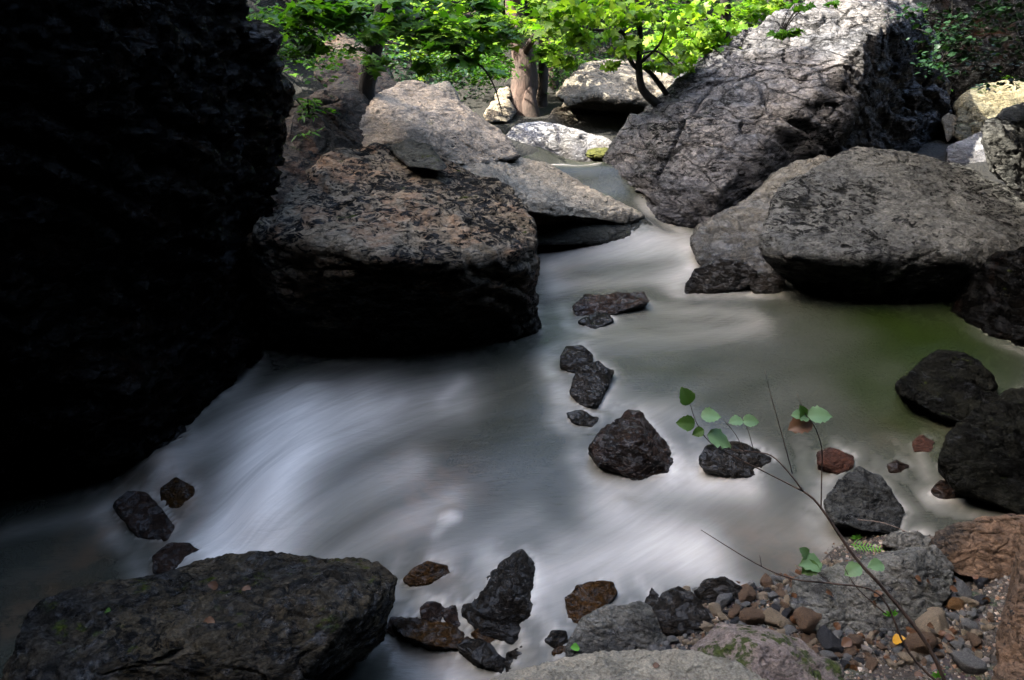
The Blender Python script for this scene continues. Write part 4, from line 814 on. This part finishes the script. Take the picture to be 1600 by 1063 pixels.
named = [(1490, 938, 34, 'pebble_white', 'white stone resting on the orange one on the gravel'), (1495, 952, 36, 'pebble_orange', 'amber orange stone under the white one on the gravel'),
 (1462, 985, 72, 'pebble_tan', 'largest tan stone right of the twig stem, streaked orange'), (1500, 928, 54, 'pebble_grey', 'olive-grey stone just above the white one'), (1535, 942, 30, 'pebble_dark', 'blue-black stone right of the white one'),
 (930, 1000, 14, 'pebble_tan', 'tiny tan pebble lying on the grey angular rock'), (1068, 975, 44, 'pebble_tan', 'tan round stone with a hollow below the olive wet rock'), (1100, 985, 34, 'pebble_tan', 'pale whitish stone right of the round tan stone'),
 (1130, 948, 44, 'pebble_grey', 'flat angular pale grey stone below the flat glinting rock'), (1168, 940, 40, 'pebble_brown', 'tan brown stone right of the angular grey one'), (1200, 918, 34, 'pebble_brown', 'reddish brown stone left of the large flat grey rock'),
 (1120, 960, 30, 'pebble_tan', 'squarish tan stone under the angular grey stone'), (1215, 980, 50, 'pebble_tan', 'cream brown stone at the lower left of the large flat grey rock'), (1175, 975, 55, 'pebble_brown', 'long ochre brown stone above the mossy rock'),
 (1265, 985, 70, 'pebble_brown', 'long brown stone along the lower edge of the large flat grey rock'), (1080, 955, 45, 'pebble_rust', 'dark purple-brown stone beside the olive wet rock'), (1395, 860, 24, 'pebble_tan', 'small round tan stone under the fern'),
 (1355, 1020, 26, 'pebble_white', 'flat whitish stone near the yellow leaf'), (1420, 1035, 40, 'pebble_tan', 'long flat tan stone left of the stem foot'), (1445, 1020, 60, 'pebble_brown', 'flat brown stone under the stem'),
 (1540, 1040, 24, 'pebble_white', 'pale pebble near the bottom right corner rock'), (1530, 912, 44, 'pebble_dark', 'dark flat stone below the rough reddish brown rock'), (1300, 1015, 60, 'pebble_dark', 'dark slate-like stone below the large flat grey rock'),
 (1030, 985, 26, 'pebble_white', 'pale lumpy stone above the moss'), (1510, 1045, 70, 'pebble_grey', 'broad grey stone at the bottom right beside the stem'), (1245, 975, 26, 'pebble_rust', 'small orange-brown stone beside the cream brown stone')]
used = []
for i, (px, py, wp, mt, lab) in enumerate(named):
    o = stone(px, py, wp, mt, lab, i, rz=.5 * i); used.append((o.location.x, o.location.y, o.scale.x))
rng = np.random.default_rng(9); n = 0; tries = 0
bpy.context.view_layer.update(); dgh = bpy.context.evaluated_depsgraph_get()
first = {}
while n < 270 and tries < 40000:
    tries += 1
    x = rng.uniform(.4, 1.75); y = rng.uniform(1.8, 2.6); q = np.array([[x, y]])
    dep = float(_bf(q)[0]); u_ = x / y
    if dep < -.02: continue
    dz = gz(x, y) - 2.1; fwd = y * _c - dz * _s; sx_ = 800 + x / fwd * FPX; sy_ = 531.5 - (y * _s + dz * _c) / fwd * FPX
    if not (1020 < sx_ < 1575 and 880 < sy_ < 1072): continue
    r = float(rng.choice([.012, .017, .022, .029, .037], p=[.1, .25, .31, .22, .12]))
    if any((x - a) ** 2 + (y - b_) ** 2 < ((r + c) * .62) ** 2 for a, b_, c in used): continue
    hit, loc, nor, _, ob, _ = sc.ray_cast(dgh, Vector((x, y, 1.5)), Vector((0, 0, -1)))
    if not hit or ob.name not in ('ground', 'water') : continue
    z = gz(x, y); mt = KINDS[int(rng.choice(5, p=[.33, .22, .22, .14, .09]))]
    o = bpy.data.objects.new('pebble', protos[mt][int(rng.integers(5))]); C.objects.link(o)
    o.location = (x, y, z + r * .25); fl = rng.uniform(.45, .8); o.scale = (r, r * rng.uniform(.6, .9), r * fl); o.rotation_euler = (rng.uniform(-.4, .4), rng.uniform(-.4, .4), rng.uniform(0, 6))
    tag(o, LABK[mt], 'pebble', group=mt.split('_')[1] + ' pebbles of the gravel bank'); used.append((x, y, r)); n += 1
# gravel between them
rng = np.random.default_rng(12); V0 = np.array([(1, 0, 0), (-1, 0, 0), (0, 1, 0), (0, -1, 0), (0, 0, 1), (0, 0, -1)], float); F0 = np.array([(0, 2, 4), (2, 1, 4), (1, 3, 4), (3, 0, 4), (2, 0, 5), (1, 2, 5), (3, 1, 5), (0, 3, 5)])
xy = np.column_stack([rng.uniform(.3, 2.0, 14000), rng.uniform(1.6, 2.8, 14000)]); xy = xy[_bf(xy) > -.04]; n = len(xy)
rot = rng.uniform(0, 6.28, n); s = .003 + .011 * rng.random(n) ** 3
Vg = V0[None] * s[:, None, None] * rng.uniform(.5, 1.2, (n, 6, 1)); cx = Vg[..., 0] * np.cos(rot)[:, None] - Vg[..., 1] * np.sin(rot)[:, None]; cy = Vg[..., 0] * np.sin(rot)[:, None] + Vg[..., 1] * np.cos(rot)[:, None]
Vg = np.stack([cx, cy, Vg[..., 2]], 2) + np.column_stack([xy, ground_z(xy)])[:, None]
m, t, b = newmat('gravel'); MATS['gravel'] = m; g = N(t, 'ShaderNodeNewGeometry')
t.links.new(ramp(t, g.outputs['Random Per Island'], (0, (.03, .028, .026)), (.4, (.13, .1, .07)), (.7, (.16, .155, .14)), (.9, (.2, .11, .06)), (1, (.45, .38, .3))), b.inputs['Base Color']); b.inputs['Roughness'].default_value = .7
tag(link('gravel', mesh_np('gravel', Vg.reshape(-1, 3), (np.arange(n)[:, None, None] * 6 + F0[None]).reshape(-1, 3), False), 'gravel'), kind='stuff', label='fine mixed gravel between the pebbles of the bank', cat='gravel')

# ------------------------------------------------------------------ the leafy twig in front
root = empty('twig', P(1500, 1120, 1.45), label='long thin twig with sparse leaves reaching from the bottom right over the water', cat='branch')
def T(parts, r, mat, name, parent=root, seed=3):
    o = link(name, tubes_mesh(name, [tube([P(*p) for p in pts], rr, 7, .15, seed) for pts, rr in parts]), mat); shift(o, parent.location); return put(o, parent)
mm = .0011
T([([(1500, 1120, 1.42), (1450, 1010, 1.5), (1385, 925, 1.57), (1335, 870, 1.62), (1280, 790, 1.68), (1255, 768, 1.7)], [5.5 * mm, 5 * mm, 4.5 * mm, 4 * mm, 3.2 * mm, 2.6 * mm])], 0, 'twig', 'stem')
T([([(1255, 768, 1.7), (1200, 740, 1.74), (1140, 710, 1.78), (1108, 690, 1.8), (1088, 660, 1.82), (1078, 630, 1.83)], [2.2 * mm, 1.8 * mm, 1.5 * mm, 1.3 * mm, 1.1 * mm, .8 * mm]),
   ([(1255, 768, 1.7), (1232, 738, 1.72), (1205, 712, 1.75), (1175, 706, 1.77), (1130, 700, 1.79), (1105, 680, 1.8)], [2.2 * mm, 2 * mm, 1.8 * mm, 1.5 * mm, 1.2 * mm, .8 * mm]),
   ([(1238, 740, 1.72), (1222, 680, 1.74), (1205, 620, 1.76), (1195, 578, 1.77)], [1.3 * mm, 1.1 * mm, .9 * mm, .5 * mm]),
   ([(1178, 705, 1.77), (1168, 670, 1.78), (1160, 655, 1.78)], [1.1 * mm, .9 * mm, .6 * mm]), ([(1165, 710, 1.77), (1150, 680, 1.78), (1130, 655, 1.79)], [1.1 * mm, .9 * mm, .6 * mm])], 0, 'twig', 'branch')
T([([(1283, 792, 1.68), (1284, 740, 1.7), (1284, 700, 1.71), (1272, 665, 1.72), (1260, 650, 1.73), (1245, 615, 1.74)], [1.8 * mm, 1.6 * mm, 1.4 * mm, 1.2 * mm, 1 * mm, .6 * mm])], 0, 'twig', 'branch')
T([([(1480, 1080, 1.45), (1420, 1020, 1.5), (1375, 930, 1.56), (1300, 912, 1.58), (1240, 905, 1.6), (1180, 880, 1.64), (1095, 828, 1.7)], [4 * mm, 3 * mm, 2.4 * mm, 2.2 * mm, 2 * mm, 1.6 * mm, .8 * mm]),
   ([(1190, 885, 1.63), (1187, 868, 1.64)], [1.2 * mm, .8 * mm]), ([(1385, 960, 1.54), (1340, 920, 1.57), (1318, 885, 1.6)], [1.8 * mm, 1.3 * mm, .8 * mm]), ([(1300, 912, 1.58), (1278, 895, 1.6), (1262, 875, 1.62)], [1.3 * mm, 1 * mm, .7 * mm])], 0, 'twig', 'branch')
def big_leaf(px, py, Y, ln, ang, mat, tilt=.6, shape=OVAL, wid=1.3, name='leaf', parent=root, roll=.2, label=None, curl=.3):
    """a leaf from its stalk point; ang in the picture (0 = right, 90 = up); a ribbed, curled sheet"""
    nu, nv = 9, 12; rr = np.random.default_rng(int(px * 7 + py)); V = []
    vv = np.linspace(0, 1, nv); prof = np.interp(vv, [0, .12, .4, .75, 1], [0.02, .24, .36, .24, .01]) * wid
    for j, v_ in enumerate(vv):
        jag = 1 + .07 * math.sin(j * 2.9)
        for u_ in np.linspace(-1, 1, nu):
            V.append((u_ * prof[j] * jag, v_, .10 * abs(u_) * prof[j] * 2 - curl * v_ ** 2 + .02 * math.sin(v_ * 28) * abs(u_) + .03 * rr.normal() * (abs(u_) > .9)))
    V = np.array(V) * ln; a = R(ang)
    dirn = np.array([math.cos(a), -.35 * tilt, math.sin(a) * .9]); dirn /= np.linalg.norm(dirn)
    nrm = np.array([roll, -(1 - tilt) - .25, tilt + .3]); nrm -= nrm @ dirn * dirn; nrm /= np.linalg.norm(nrm); sd_ = np.cross(dirn, nrm)
    Wd = P(px, py, Y) + V[:, 0:1] * sd_ + V[:, 1:2] * dirn + V[:, 2:3] * nrm
    F = [(j * nu + i, j * nu + i + 1, (j + 1) * nu + i + 1, (j + 1) * nu + i) for j in range(nv - 1) for i in range(nu - 1)]
    o = link(name, mesh_np(name, Wd, F), mat); 
    if parent is not None: shift(o, parent.location); put(o, parent)
    else: shift(o, P(px, py, Y))
    if label and parent is None: tag(o, label, 'leaf')
    return o
for px, py, Y, ln, ang, mt, ti in ((1078, 632, 1.83, .055, 112, 'leaf_near', .1), (1086, 662, 1.82, .052, 172, 'leaf_near', .3), (1095, 650, 1.82, .055, 15, 'leaf_silver', .7), (1100, 672, 1.81, .035, 200, 'leaf_near', .5), (1105, 680, 1.8, .075, -12, 'leaf_silver', .8),
        (1160, 657, 1.78, .04, 170, 'leaf_silver', .8), (1160, 658, 1.78, .045, 12, 'leaf_silver', .6), (1262, 650, 1.73, .062, 18, 'leaf_silver', .7), (1262, 652, 1.73, .05, 150, 'leaf_silver', .8), (1255, 655, 1.73, .045, 100, 'leaf_near', .6), (1268, 658, 1.73, .065, 190, 'leaf_dead', .7),
        (1283, 880, 1.61, .065, 160, 'leaf_silver', .8), (1278, 882, 1.6, .05, 200, 'leaf_near', .8), (1262, 870, 1.62, .04, 120, 'leaf_silver', .5), (1345, 885, 1.6, .05, 195, 'leaf_silver', .9), (1380, 882, 1.58, .045, 170, 'leaf_silver', .8)):
    big_leaf(px, py, Y, ln, ang, mt, ti)
# fern frond
root2 = empty('fern', P(1320, 850, 2.5), label='small bright green fern frond lying over the flat grey rock', cat='fern')
L = [tube([P(1330, 851, 2.5), P(1360, 856, 2.49), P(1395, 861, 2.47)], [.0015, .001, .0005], 5)]; o = link('stem', tubes_mesh('stem', L), 'leaf_fern'); shift(o, root2.location); put(o, root2)
Vs, Fs = [], []; k0 = 0
A = P(1330, 851, 2.5); Bp = P(1397, 861, 2.47); dd = Bp - A; sd_ = np.cross(dd / np.linalg.norm(dd), [0, -.5, .85]);
for k in range(13):
    tt = (k + .5) / 13
    for sg in (1, -1):
        p0 = A + dd * tt; ln = .026 * (1 - tt) ** .6 + .003; e = p0 + sg * sd_ * ln + dd * .12 * (1 - tt); wv = dd / np.linalg.norm(dd) * .0013
        Vs += [p0 - wv, p0 + wv, (p0 + e) / 2 + wv * 1.6 + [0, 0, .003], e, (p0 + e) / 2 - wv * 1.6]; Fs += [(k0, k0 + 1, k0 + 2), (k0, k0 + 2, k0 + 4), (k0 + 4, k0 + 2, k0 + 3)]; k0 += 5
o = link('frond', mesh_np('frond', Vs, Fs, False), 'leaf_fern'); shift(o, root2.location); put(o, root2)

# small things on the stones
def litter(px, py, wz_, ln, ang, mat, label, up=.9):
    p = W(px, py, wz_)
    return big_leaf(px, py, p[1], ln, ang, mat, up, parent=None, label=label, curl=.5, name='fallen_leaf')
def on_rock(px, py):
    dgx = bpy.context.evaluated_depsgraph_get(); d = Vector(ray(px, py)).normalized(); o_ = Vector(CAM)
    for _ in range(8):
        h = sc.ray_cast(dgx, o_, d)
        if not h[0]: return None
        if h[4].name.split('.')[0] in ('rock', 'boulder', 'ground', 'stone', 'pebble', 'water'): return np.array(h[1]), np.array(h[2])
        o_ = h[1] + d * .005
    return None
bpy.context.view_layer.update()
for px, py, ln, ang, mt, lab in ((318, 972, .045, 20, 'leaf_dead', 'reddish brown dead leaf lying on the very large dark boulder, lowest'), (340, 918, .04, 120, 'leaf_dead', 'dark curled dead leaf on the crest of the very large dark boulder'),
        (392, 920, .035, 170, 'leaf_dead', 'small dead leaf right of the curled one on the very large dark boulder'), (1395, 1002, .045, 60, 'leaf_yellow', 'yellow fallen leaf on the dark gravel beside the stem'),
        (905, 1012, .035, 150, 'leaf_fern', 'small bright green leaf on the grey angular rock'), (1330, 1000, .04, 200, 'leaf_dead', 'brown fallen leaf on the gravel left of the yellow leaf'),
        (1455, 1045, .04, 30, 'leaf_dead', 'brown dry leaf near the foot of the twig stem'), (1020, 1040, .022, 30, 'leaf_dead', 'tiny brown leaf scrap on the pale smooth rounded rock'), (165, 955, .025, 40, 'leaf_near', 'small green leaf scrap on the left shoulder of the very large dark boulder')):
    h = on_rock(px, py)
    if h is None: continue
    p, nrm = h; d3 = p - CAM; Yp = (p + nrm * .006)[1]
    big_leaf(px, py, Yp - .004, ln, ang, mt, .9, parent=None, label=lab, curl=.25, name='fallen_leaf')
rgl = np.random.default_rng(21)
for k in range(26):
    px, py = rgl.uniform(1230, 1545), rgl.uniform(900, 1058); h = on_rock(px, py)
    if h is None: continue
    big_leaf(px, py, (h[0] + h[1] * .006)[1] - .004, rgl.uniform(.02, .035), rgl.uniform(0, 360), 'leaf_dead', .9, parent=None, label='small dry brown leaf scrap scattered on the gravel bank', curl=.4, name='fallen_leaf')['group'] = 'leaf scraps on the gravel bank'
for i, (px, py, lab) in enumerate(((1392, 962, 'tiny green seedling on the large flat grey rock'), (1338, 842, 'tiny feathery green plant beside the fern at the water edge'), (1465, 1058, 'tiny green seedling at the bottom edge by the stem'))):
    h = on_rock(px, py)
    if h is None: continue
    r3 = empty('seedling', h[0], label=lab, cat='seedling')
    for k in range(5):
        big_leaf(px, py, h[0][1] - .01, .028, 30 + k * 32, 'leaf_fern', .3, parent=r3, name='leaf', wid=.6)
def loose_twig(pts, rad, label, mat='twig_pale'):
    o = link('dry_twig', tubes_mesh('dry_twig', [tube(pts, rad, 6, .15, 5)]), mat); shift(o, pts[0]); tag(o, label, 'twig')
loose_twig([P(1340, 812, 2.62), P(1375, 816, 2.6), P(1400, 824, 2.57), P(1418, 832, 2.54)], [.0022, .002, .0018, .001], 'pale dry twig leaning across the foot of the rounded dark grey rock')
loose_twig([W(1262, 968, -.02), W(1272, 958, 0), W(1268, 945, .01)], [.0018, .0015, .001], 'tiny pale curved twig on the large flat grey rock')
# moss cushion on the white boulder
h = on_rock(938, 240)
if h is not None:
    c_ = h[0]; vs = np.array([v for v in V0]); bm = bmesh.new(); bmesh.ops.create_icosphere(bm, subdivisions=4, radius=1)
    for v in bm.verts:
        p = np.array(v.co); p = p * (1 + .25 * float(fbm(p[None] * 3, 3, 9)[0])); v.co = (p[0] * .2, p[1] * .16, p[2] * .075)
    me = bpy.data.meshes.new('moss_cushion'); bm.to_mesh(me); bm.free()
    m, t, b = newmat('moss'); MATS['moss'] = m; tc = N(t, 'ShaderNodeTexCoord')
    mn = noise(t, tc.outputs['Object'], 60, 5, .7); t.links.new(ramp(t, mn, (.3, (.02, .028, .004)), (.7, (.12, .12, .02))), b.inputs['Base Color']); b.inputs['Roughness'].default_value = 1
    bp = N(t, 'ShaderNodeBump'); bp.inputs['Distance'].default_value = .02; t.links.new(mn, bp.inputs['Height']); t.links.new(bp.outputs[0], b.inputs['Normal'])
    o = link('moss_cushion', me, 'moss'); o.location = tuple(c_ + np.array([0, .05, -.01])); tag(o, 'yellow-green moss cushion at the lower right of the low bright white boulder', 'moss')
